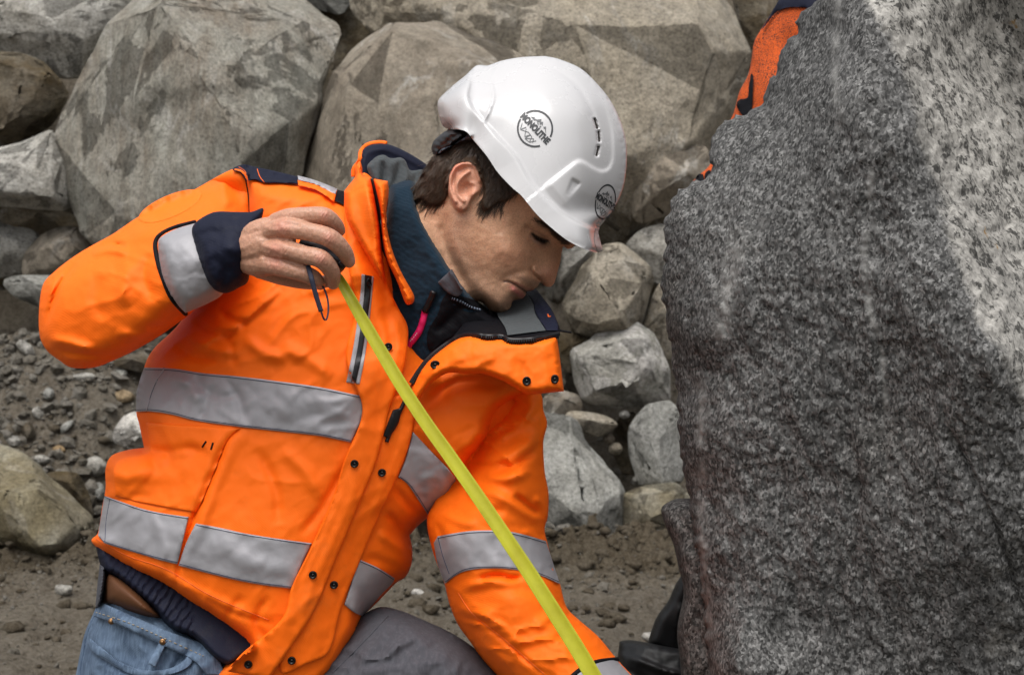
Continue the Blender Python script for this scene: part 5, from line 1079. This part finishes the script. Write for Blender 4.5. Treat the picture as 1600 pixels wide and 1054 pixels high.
# collar: standing right side with lining, fleece inside, folded left lapel
relief('collar_back', [(560, 262), (562, 243), (572, 229), (592, 224), (612, 227), (640, 240), (668, 258), (690, 275), (690, 300), (640, 330), (600, 330), (566, 300)], M['navy'], jacket, 2.09, [(570, 250, .045), (600, 240, .03), (640, 260, .02), (680, 280, .01), (600, 300, .04), (640, 300, .03)], rim=6, res=3, sm=2, thick=.012, folds=[([(575, 240), (600, 234), (640, 250), (675, 270)], .003, 4)])
seam('collar_piping', [(553, 276), (554, 264), (563, 251), (565, 237), (575, 227), (592, 223.5), (604, 225)], [bvh_of(bpy.data.objects['collar_back'])], M['orange'], jacket, .0042, .0, 3, 8)
relief('collar_lining', [(572, 262), (580, 250), (590, 243), (600, 241.5), (608, 246), (616, 247), (626, 246), (634, 252), (640, 265), (650, 266), (660, 265), (670, 273), (668, 300), (640, 320), (606, 320), (585, 290)], M['grey_lining'], jacket, 2.065, [(580, 260, .04), (600, 250, .035), (640, 270, .02), (665, 280, .01), (610, 300, .045), (640, 300, .035)], rim=7, res=2.6, sm=2, thick=.012,
       folds=[([(597, 250), (600, 270), (596, 290)], -.006, 4), ([(590, 248), (592, 270), (590, 285)], .004, 5), ([(624, 250), (622, 270), (616, 290)], -.006, 4), ([(635, 258), (636, 275), (630, 290)], .005, 4), ([(612, 250), (610, 275), (606, 292)], .004, 5), ([(652, 268), (648, 282), (642, 292)], -.004, 4)], noise=[(.002, 12, 1, .5)])
relief('collar', [(538, 300, 'c'), (548, 286), (555, 275), (555, 262), (562, 252), (566, 262), (567, 273), (579, 277, 'c'), (585, 305), (592, 345), (598, 400), (604, 445), (590, 430), (560, 380), (540, 340)], M['orange'], jacket, 1.965, [(545, 300, .06), (560, 270, .04), (575, 290, .07), (590, 360, .085), (560, 350, .08), (600, 430, .09)], rim=7, res=3, sm=3, thick=.014, folds=[([(545, 305), (562, 296), (578, 290)], -.002, 3), ([(572, 285), (580, 330), (592, 390)], .005, 7), ([(556, 300), (566, 340), (580, 390)], -.004, 9)], noise=[(.0016, 24, 1, .6)])
relief('collar_facing', [(583, 279, 'c'), (606, 283, 'c'), (607.5, 300), (604, 330), (604, 352), (613, 390), (627, 424), (645, 456), (648, 466), (645, 474), (634, 475), (620, 440), (604, 405), (597, 370), (594, 330)], M['orange'], jacket, 1.955, [(590, 290, .075), (606, 290, .065), (600, 340, .085), (610, 400, .095), (640, 465, .10)], rim=5, res=2.6, sm=3, thick=.008, folds=[([(600, 285), (599, 340), (612, 400), (638, 460)], .003, 6)])
seam('collar_trim', [(607, 284), (608, 300), (605, 330), (605, 352), (614, 390), (628, 424), (646, 456)], [bvh_of(bpy.data.objects['collar_facing'])], M['grey_lining'], jacket, .0019, .0, 3, 6)
seam('zipper', [(581, 279), (589, 310), (595, 340), (597, 370), (602, 400), (614, 436), (626, 462)], [bvh_of(bpy.data.objects['collar_facing']), bvh_of(bpy.data.objects['collar'])], M['zip'], jacket, .0040, .0006, 3, 6)
FL = [(609, 292), (620, 286), (636, 281), (646, 284), (651, 292), (653, 318), (668, 352), (686, 384), (702, 410), (722, 440), (737, 458), (770, 492), (830, 505), (850, 522), (760, 560), (690, 600), (640, 620), (618, 600), (605, 500), (600, 400)]
fleece = relief('fleece_collar', FL, M['fleece'], person, 2.04, [(615, 295, .06), (640, 285, .055), (640, 320, .085), (665, 360, .105), (690, 400, .118), (720, 445, .122), (740, 470, .11), (640, 400, .10), (640, 500, .10), (690, 480, .11), (650, 570, .09), (780, 510, .09), (720, 520, .10), (840, 520, .06)], rim=9, res=3, sm=4, thick=.02,
                folds=[([(640, 300), (652, 350), (680, 410), (712, 455)], .003, 8), ([(700, 452), (680, 470), (655, 500)], -.003, 6), ([(730, 470), (700, 500), (680, 520)], -.006, 8)], noise=[(.002, 26, 1, 1), (.0009, 7, 1, 1)])
flb = [bvh_of(fleece)]
overlay('fleece_inner_shade', [(700, 455, 'c'), (720, 462), (745, 470), (770, 488), (800, 500), (840, 512), (800, 528), (760, 522), (722, 522), (700, 530), (672, 548), (668, 520), (684, 490), (690, 470)], flb, M['black'], fleece, .0016, .0014, 3, 1, folds=[([(700, 470), (730, 485), (752, 486)], -.002, 4)])  # black patch standing in for shade inside the fleece collar
overlay('collar_tab', [(684, 441, 'c'), (706, 420, 'c'), (723, 451), (720, 460), (713, 463), (698, 456)], flb, M['grey_tab'], fleece, .006, .003, 3, 2)
seam('zipper', [(706, 466), (722, 472), (736, 480), (750, 484)], flb + [bvh_of(bpy.data.objects['fleece_inner_shade'])], simple('zip_teeth', (.10, .12, .16), .35, .5), fleece, .0022, .002, 2.2, 6, 2)
seam('zip_cord', [(664, 485), (661, 500), (655, 517), (646, 530), (633, 546)], flb, M['pink'], fleece, .0047, .002, 3, 8)
seam('zip_pull', [(678, 455), (674, 466), (668, 478), (664, 486)], flb, M['zip'], fleece, .0050, .003, 3, 6)
seam('cord_print', [(651.5, 520.5), (647, 526), (641, 533)], [bvh_of(bpy.data.objects['zip_cord'])], M['thread_white'], fleece, .0006, .0003, 2, 4, 2)
# folded lapel on the other side
LP = [(644, 606, 'c'), (657, 580), (672, 561), (695, 542), (717, 528), (737, 524), (763, 527), (784, 527), (797, 532), (830, 531), (870, 525, 'c'), (875, 560), (881, 611, 'c'), (850, 614), (826, 616), (809, 608), (784, 594), (754, 584), (729, 584), (704, 582), (688, 588), (669, 603), (656, 623), (648, 640), (640, 630)]
lapel = relief('lapel', LP, M['orange'], jacket, 1.90, [(650, 605, .02), (690, 560, .035), (740, 545, .05), (800, 560, .06), (860, 545, .05), (870, 600, .055), (820, 600, .065), (760, 575, .06), (690, 580, .045), (660, 610, .03)], rim=6, res=3, sm=3, thick=.010,
               folds=[([(690, 560), (730, 552), (790, 556)], .003, 10), ([(738, 580), (752, 566), (775, 562)], .004, 6), ([(800, 560), (820, 580), (820, 606)], -.003, 8), ([(700, 545), (740, 532), (800, 538)], -.002, 6), ([(846, 536), (852, 570), (858, 608)], .003, 9), ([(668, 590), (700, 566), (730, 562)], .003, 7)], noise=[(.0022, 30, 1, 1)])
lpb = [bvh_of(lapel)]
snap(680, 569.5, 6.8, lpb, 1.15); snap(823, 595, 7.4, lpb, .92); snap(867, 592, 7.4, lpb, .85)
LN = [(640, 604), (662, 572), (690, 545), (717, 515), (738, 486), (768, 470), (798, 452), (822, 446), (836, 450), (850, 467), (863, 485), (873, 508), (875, 521), (868, 526), (830, 531), (797, 531), (763, 525), (737, 524), (717, 528), (695, 541), (672, 561), (655, 585)]
lin = relief('lapel_lining', LN, M['black'], jacket, 1.935, [(650, 595, .03), (690, 550, .045), (740, 520, .055), (740, 490, -.04), (775, 475, -.12), (800, 462, -.13), (800, 492, -.05), (836, 455, -.11), (840, 490, -.02), (865, 500, .02), (870, 520, .05), (830, 527, .075), (760, 522, .07), (780, 508, .01)], rim=3, res=3, sm=3, thick=.006, flat=True, noise=[(.0016, 20, 1, 1)])
lnb = [bvh_of(lin)]
overlay('grey_facing', [(778, 494, 'c'), (776, 480), (792, 462), (818, 456), (832, 472), (836, 489), (844, 502), (853, 516, 'c'), (820, 520), (793, 523.5, 'c'), (789, 511)], lnb, M['grey_lining'], lin, .003, .002, 2.6, 2, noise=[(.0016, 12, 1, 1)], folds=[([(795, 500), (815, 492), (835, 500)], .002, 6)])
overlay('navy_facing', [(816, 450, 'c'), (836, 452), (850, 468), (863, 486), (872, 508), (872, 516, 'c'), (854, 516, 'c'), (844, 501), (837, 488), (833, 472)], lnb, M['navy'], lin, .0025, .002, 2.6, 2, folds=[([(838, 466), (846, 478), (858, 500)], .002, 3)])
seam('hanger_loop', [(856, 491), (857.5, 495), (860, 494)], [bvh_of(bpy.data.objects['navy_facing'])], M['thread_orange'], lin, .0012, .0006, 2)
zq, _ = spline([(642, 598), (655, 578), (671, 558), (694, 539.5), (717, 526), (736, 522.5), (763, 525), (784, 525), (797, 530.5), (830, 529.5), (873, 521)], 3.4, False)
zy = fill_nan(zq, cast(lpb + lnb, zq)) - .003; zp = P(zq[:, 0], zq[:, 1], zy); mz = MB(); mz.tube(zp, .0033, 6)
for i in range(1, len(zp) - 1):
    dvec = zp[i + 1] - zp[i - 1]; dvec /= np.linalg.norm(dvec); up = np.cross(dvec, [0, 1, 0]); up = up / np.linalg.norm(up) * (-1 if np.cross(dvec, [0, 1, 0])[2] > 0 else 1)
    mz.tube(np.array([zp[i] + [0, -.002, 0], zp[i] + up * .0058 + [0, -.002, 0]]), .0011, 4)
mz.obj('zipper', M['zip'], jacket)
overlay('zip_pull', [(614, 640, 'c'), (628, 636, 'c'), (622, 662), (606, 686, 'c'), (599, 680, 'c'), (606, 660)], fav + fbv + tj, M['zip'], jacket, .004, .004, 3, 2)
seam('zipper', [(636, 618), (626, 640), (612, 670), (604, 690)], fbv + tj, M['zip'], jacket, .0030, .001, 4, 6)
seam('drawcord', [(874, 516), (884, 518), (893, 519)], lnb, M['black'], jacket, .0014, .0, 3)
# ------------------------------------------------------------------ hard hat
hat = empty('hard_hat', P(830, 300, 2.0))
HAT = [(742, 104), (750, 101.5), (761, 102.6), (786, 94.5), (815, 89.5), (849, 87.8), (856, 88.6), (874, 92.6), (907, 107), (932, 130), (953, 156), (968, 185), (977, 214), (979.5, 240), (978, 269), (972, 298), (958, 328), (937, 354, 'c'), (934, 362), (938, 378), (941.5, 391), (935, 395, 'c'),
       (916, 390), (890, 377.5), (869, 362), (840, 336), (815, 306), (799, 292), (778, 269.5), (760, 243), (739, 218.5), (730, 207), (719, 202.5), (703, 202), (692, 196.5), (686, 181), (683.5, 162), (688, 152), (706, 135), (727, 118)]
hcut = [(21, 33)]
hatc = [(690, 165, .045), (700, 195, .07), (722, 150, .085), (740, 200, .105), (735, 112, .045), (760, 230, .112), (780, 110, .055), (800, 150, .088), (780, 200, .108), (790, 270, .118), (850, 100, .05), (850, 150, .090), (850, 220, .112), (840, 290, .122), (820, 250, .118), (900, 120, .05), (915, 170, .078), (905, 240, .100), (890, 300, .108), (950, 180, .045), (960, 250, .052), (945, 300, .066), (925, 335, .078), (865, 335, .120), (890, 355, .115), (915, 372, .105), (935, 370, .085), (940, 390, .075), (900, 375, .112), (850, 335, .124), (815, 300, .124), (960, 320, .05)]
def hat_extra(V):
    x, y = V[:, 0], V[:, 1]
    # rain gutter / peak: a raised lower band that ends in a soft step
    q, _ = spline([(742, 104), (741, 118), (732, 145), (737, 165), (748, 180), (778, 214), (805, 243), (830, 285), (862, 318), (900, 345), (935, 360)], 4, False)
    d, s, t = segdist(V, q[:-1], q[1:]); ds = d * s
    wd = np.clip(np.interp(t, [0, .3, .55, .8, 1], [3.2, 3.2, 3.4, 4.5, 5]), 1, 20); amp = np.interp(t, [0, .2, .5, .75, .9, 1], [.008, .008, .007, .010, .015, .019])
    h = amp * (.5 + .5 * np.tanh(ds / wd * 2.0))
    # crown panel edges
    for pts, a, w in (([(776, 104), (768, 125), (771, 155), (757, 190)], .0028, 2.2), ([(790, 101), (830, 98), (868, 108), (902, 134), (922, 168), (926, 180)], -.0030, 5)):
        q2, _ = spline(pts, 4, False); d2, s2, _ = segdist(V, q2[:-1], q2[1:]); h += a * np.exp(-(d2 / w) ** 2)
    # front shield: a plateau bounded by a bevel that rises, dips under the vents and turns up along the ridge
    SH = [(849, 293), (868, 278), (888, 262), (902, 252), (912, 253), (924, 260), (938, 266.5), (950, 264), (957, 250), (958, 225), (955, 195), (945, 165), (930, 140)]
    q3, _ = spline(SH, 3, False); d3, s3, t3 = segdist(V, q3[:-1], q3[1:]); ds3 = d3 * s3
    h += .0065 * (.5 + .5 * np.tanh(ds3 / 2.2)) * np.clip((1 - t3) * 6, 0, 1) * np.clip(t3 * 12 + .4, 0, 1) * np.exp(-np.clip(d3 - 40, 0, None) / 40)
    # accessory slot under the shield edge
    c, s_ = math.cos(math.radians(-60)), math.sin(math.radians(-60)); dx, dy = x - 894, y - 294; u = dx * c + dy * s_; v = -dx * s_ + dy * c
    h -= .0042 * (1 / (1 + np.exp(-(13 - np.abs(u)) / .8))) * (1 / (1 + np.exp(-((5.2 + u * .14) - np.abs(v)) / .7))) * np.clip((u + 16) / 26, .25, 1)
    # vents
    for cx, cy, r in ((931, 193, 72), (935.5, 213, 84), (933.5, 236, 102)):
        c, s_ = math.cos(math.radians(r)), math.sin(math.radians(r)); dx, dy = x - cx, y - cy; u = dx * c + dy * s_; v = -dx * s_ + dy * c
        h -= .008 * (1 / (1 + np.exp(-(8.6 - np.abs(u)) / .5))) * (1 / (1 + np.exp(-(2.4 - np.abs(v)) / .5)))
    # centre ridge toward the silhouette and the peak lip
    q4, _ = spline([(849, 90), (880, 97), (915, 116), (945, 150), (962, 185), (970, 215)], 4, False); d4, s4, _ = segdist(V, q4[:-1], q4[1:]); h += .0030 * (.5 - .5 * np.tanh((d4 - 5) / 1.6))
    return h
def hat_rim(V):
    r = np.full(len(V), 75.0); r[V[:, 0] < 735] = 20; r = np.where(V[:, 1] > 335, 30, r); return r
shell_o = relief('shell', HAT, M['helmet'], hat, 2.0, hatc, rim=hat_rim, cut=hcut, res=2.4, sm=26, back=.95, extra=hat_extra, sharp=60)
hbv = [bvh_of(shell_o)]
for k, (cx, cy, r, l) in enumerate(((931, 193, 74, 8.5), (935.8, 213, 85, 8.5), (933.5, 236, 102, 8))):
    c, s_ = math.cos(math.radians(r)), math.sin(math.radians(r))
    q = [(cx + (u * c - v * s_), cy + (u * s_ + v * c)) + (('c',)) for u, v in ((-l, -1.2), (l, -1.6), (l, 1.6), (-l, 1.2))]
    overlay('vent', q, hbv, M['hole'], shell_o, .0004, .0004, 2, .8)
overlay('peak_edge', [(931, 357, 'c'), (937, 355), (935, 363), (938.5, 378), (941.5, 390, 'c'), (935, 393), (929, 375)], hbv, M['peak_pink'], shell_o, .0012, .001, 2, 1.2)
# emblem: ring in two arcs, lettering, peaks above, line mountains below
def emblem(cx, cy, ax, ay, parent):
    """ax, ay: picture vectors of the emblem's right and up unit axes (radius = 1)"""
    ax, ay = np.array(ax, float), np.array(ay, float)
    def put(V2, Fc, mat, name, off=.0006):
        V2 = np.asarray(V2); q = np.array([cx, cy]) + V2[:, :1] * ax + V2[:, 1:2] * ay
        Yv = fill_nan(q, cast(hbv, q)) - off; return mesh_obj(name, P(q[:, 0], q[:, 1], Yv), Fc, mat, parent, False)
    V, Fc = [], []
    for a0, a1 in ((18, 166), (193, 332)):
        n = 40; b = len(V)
        for i in range(n + 1):
            w = math.radians(a0 + (a1 - a0) * i / n); V += [(math.cos(w) * .92, math.sin(w) * .92), (math.cos(w) * 1.02, math.sin(w) * 1.02)]
        for i in range(n): Fc.append((b + 2*i, b + 2*i + 2, b + 2*i + 3, b + 2*i + 1))
    put(V, Fc, M['logo'], 'logo_ring')
    cu = bpy.data.curves.new('t', 'FONT'); cu.body = 'MONOLITHE'; cu.size = .44; cu.align_x = 'CENTER'; cu.align_y = 'CENTER'; cu.offset = .026; cu.space_character = 1.04
    to = bpy.data.objects.new('t', cu); COL.objects.link(to); dg = bpy.context.evaluated_depsgraph_get(); tm = bpy.data.meshes.new_from_object(to.evaluated_get(dg))
    TV = np.array([(v.co.x, v.co.y) for v in tm.vertices]); TV[:, 0] *= 2.12 / np.ptp(TV[:, 0]); TV[:, 1] *= 1.12; TF = [tuple(p.vertices) for p in tm.polygons]; bpy.data.objects.remove(to)
    put(TV, TF, M['logo'], 'logo_lettering', .0008)
    peaks = [[(-.62, .28), (-.45, .42), (-.38, .36), (-.30, .44), (-.34, .27)], [(-.36, .30), (-.12, .62), (-.02, .50), (.06, .58), (.20, .40), (.10, .44), (.02, .33), (-.06, .44), (-.16, .30), (-.2, .38)], [(.06, .26), (.14, .36), (.20, .26)], [(.26, .40), (.36, .52), (.56, .30), (.66, .22), (.50, .30), (.42, .40), (.36, .34)], [(-.12, .28), (-.06, .36), (.0, .25)]]
    V, Fc = [], []
    for p in peaks: b = len(V); V += p; Fc.append(tuple(range(b, b + len(p))))
    put(V, Fc, M['logo_grey'], 'logo_mountains')
    V, Fc = [], []
    for a, b_ in (((-.72, -.30), (-.55, -.62)), ((-.55, -.62), (-.40, -.30)), ((-.55, -.62), (-.1, -.40)), ((-.35, -.36), (-.1, -.72)), ((-.1, -.72), (.06, -.40)), ((-.16, -.40), (.18, -.44)), ((.06, -.40), (-.02, -.78)), ((-.02, -.78), (.34, -.44)), ((.18, -.44), (.30, -.74)), ((.30, -.74), (.52, -.42)), ((.34, -.44), (.44, -.64)), ((-.02, -.78), (.30, -.74))):
        a, b_ = np.array(a), np.array(b_); d = (b_ - a) / np.linalg.norm(b_ - a); nn = np.array([-d[1], d[0]]) * .020; i = len(V); V += [a - nn, b_ - nn, b_ + nn, a + nn]; Fc.append((i, i + 1, i + 2, i + 3))
    put(V, Fc, M['logo_grey'], 'logo_lines')
emblem(836, 201, (19.5, 20.5), (19.8, -20.2), shell_o)
emblem(946, 315.5, (13.5, 9.5), (9.0, -25.5), shell_o)
# head band at the nape
relief('harness', [(674, 231), (678, 220), (690, 209), (703, 202), (724, 203), (731, 212), (712, 226), (700, 234), (688, 240), (685, 252), (680, 250), (677, 242)], M['harness_black'], hat, 2.0, [(680, 230, .03), (695, 215, .055), (720, 208, .075), (700, 230, .06), (684, 245, .04)], rim=7, res=2.4, sm=1, noise=[(.005, 9, 1, 1)])
relief('head_band', [(683, 240, 'c'), (690, 231), (706, 225), (722, 215), (732, 209), (742, 214), (738, 222), (728, 222), (712, 227), (699, 235), (687, 242, 'c')], simple('band_plastic', (.035, .038, .05), .35), hat, 2.0, [(690, 236, .066), (710, 226, .082), (735, 216, .095), (720, 220, .09)], rim=4, res=2, sm=1, thick=.006)
tag(hat, 'white vented hard hat with a round black emblem on its side', 'hard hat')

# ------------------------------------------------------------------ measuring tape: curved yellow blade pulled down to the stone
tape = empty('tape_measure', P(520, 430, 1.745))
tl, _ = spline([(524, 428), (533, 440), (560, 488), (592, 543), (626, 600), (664, 658), (704, 714), (744, 771), (786, 833), (828, 896), (870, 962), (905, 1018), (935, 1070), (960, 1115)], 6, False)
n = len(tl); tt = np.linspace(0, 1, n); ty = np.interp(tt, [0, .06, .3, 1], [1.735, 1.728, 1.735, 1.76])
C3 = P(tl[:, 0], tl[:, 1], ty); tg = np.gradient(C3, axis=0); tg /= np.linalg.norm(tg, axis=1)[:, None]
V, Fc = [], []; K = 9; hw = np.interp(tt, [0, .03, .12, .5, 1], [.0055, .0062, .0082, .0096, .0108])
for i in range(n):
    sd_ = np.cross(tg[i], [0, 1, 0]); sd_ /= np.linalg.norm(sd_); nm = np.cross(sd_, tg[i])
    tw = math.radians(np.interp(tt[i], [0, .1, .5, 1], [8, 24, 30, 18])); a = sd_ * math.cos(tw) + nm * math.sin(tw); b = -sd_ * math.sin(tw) + nm * math.cos(tw)
    for j in range(K):
        u = -1 + 2 * j / (K - 1); V.append(C3[i] + a * u * hw[i] + b * (.0042 * (1 - u * u)))
for i in range(n - 1):
    for j in range(K - 1): Fc.append((i*K+j, i*K+j+1, (i+1)*K+j+1, (i+1)*K+j))
bo = mesh_obj('blade', V, Fc, M['tape'], tape); sm = bo.modifiers.new('solid', 'SOLIDIFY'); sm.thickness = .0006
hk = MB(); hk.tube(P(np.array([470, 492, 514, 534]), np.array([384, 392, 404, 420]), np.array([1.735, 1.732, 1.730, 1.724])), [.012, .014, .012, .007], 8); hk.ball(P(534, 414, 1.716), (.006, .006, .005)); hk.obj('end_hook', M['zip'], tape)
lp, _ = spline([(481, 414), (486, 432), (492, 455), (499, 478), (506, 498), (510, 499), (513, 486), (512, 468), (507, 452), (503, 446)], 3, False)
ly = np.interp(np.linspace(0, 1, len(lp)), [0, .15, .5, 1], [1.695, 1.684, 1.690, 1.715]); mb = MB(); c3 = P(lp[:, 0], lp[:, 1], ly)
k0 = int(len(lp) * .50); mb.tube(c3[:k0], .0030, 8, flat=.5); mb.tube(c3[k0 - 1:], .0012, 6); mb.obj('wrist_strap', M['strap'], tape)
tag(tape, 'yellow measuring tape stretched down from the raised hand', 'measuring tape')

# ------------------------------------------------------------------ the second worker, mostly behind the block
p2 = empty('person', P(1300, 1300, 2.9))
BK = [(1300, -170), (1250, -60), (1217, 0), (1203, 24), (1188, 48), (1178, 67), (1174, 94), (1169, 117), (1156, 142), (1150, 163), (1144, 182), (1128, 210), (1110, 256), (1092, 274), (1078, 290), (1068, 330), (1100, 420), (1200, 520), (1400, 560), (1560, 420), (1560, 60), (1480, -150), (1400, -200)]
jk = relief('jacket', BK, M['melange'], p2, 2.95, [(1200, 60, .05), (1160, 160, .05), (1230, 40, .10), (1190, 140, .10), (1100, 280, .05), (1300, 200, .2), (1400, 0, .2), (1300, -120, .12), (1250, 430, .18), (1500, 300, .15)], rim=40, res=6, sm=4, folds=[([(1196, 45), (1178, 90), (1175, 130), (1172, 190)], -.006, 4)], noise=[(.006, 50, 1, 1)])
jkb = [bvh_of(jk)]
overlay('shoulder_panel', [(1217, 0), (1203, 24), (1190, 46), (1196, 40), (1212, 20), (1230, 12), (1256, 12), (1300, 20), (1340, -60), (1300, -168), (1250, -60)], jkb, M['navy'], jk, .006, .004, 5, 3)
overlay('elbow_patch', [(1174, 115), (1177, 120), (1175, 170), (1172, 190), (1158, 178), (1151, 165), (1155, 156), (1168, 152), (1170, 135)], jkb, M['black'], jk, .005, .004, 3, 2)
overlay('elbow_patch', [(1087, 278), (1092, 272), (1099, 273), (1099, 284), (1090, 290), (1086, 288)], jkb, M['black'], jk, .005, .004, 3, 2)
overlay('elbow_patch', [(1101, 272), (1107, 266), (1111, 268), (1108, 280), (1102, 282)], jkb, M['black'], jk, .005, .004, 3, 2)
relief('trousers', [(1180, 480), (1150, 700), (1160, 900), (1180, 1140), (1480, 1140), (1500, 800), (1480, 480)], M['black'], p2, 2.95, [(1200, 600, .1), (1300, 800, .15), (1400, 1000, .12), (1250, 1050, .1)], rim=60, res=10, sm=3)
hd = MB(); hd.tube(P(np.array([1400, 1390, 1380.]), np.array([-120, -180, -220.]), np.array([2.95, 2.93, 2.9])), [.06, .055, .05], 14); hd.ball(P(1365, -290, 2.88), (.085, .1, .12), 20, 14); ho = hd.obj('skin', M['skin'], p2)
ca = ho.data.color_attributes.new('Col', 'FLOAT_COLOR', 'POINT'); ca.data.foreach_set('color', np.tile(np.array([.5, .27, .17, 1], np.float32), len(ho.data.vertices)))
tag(p2, 'worker in black and speckled orange clothing bending behind the granite block', 'person')
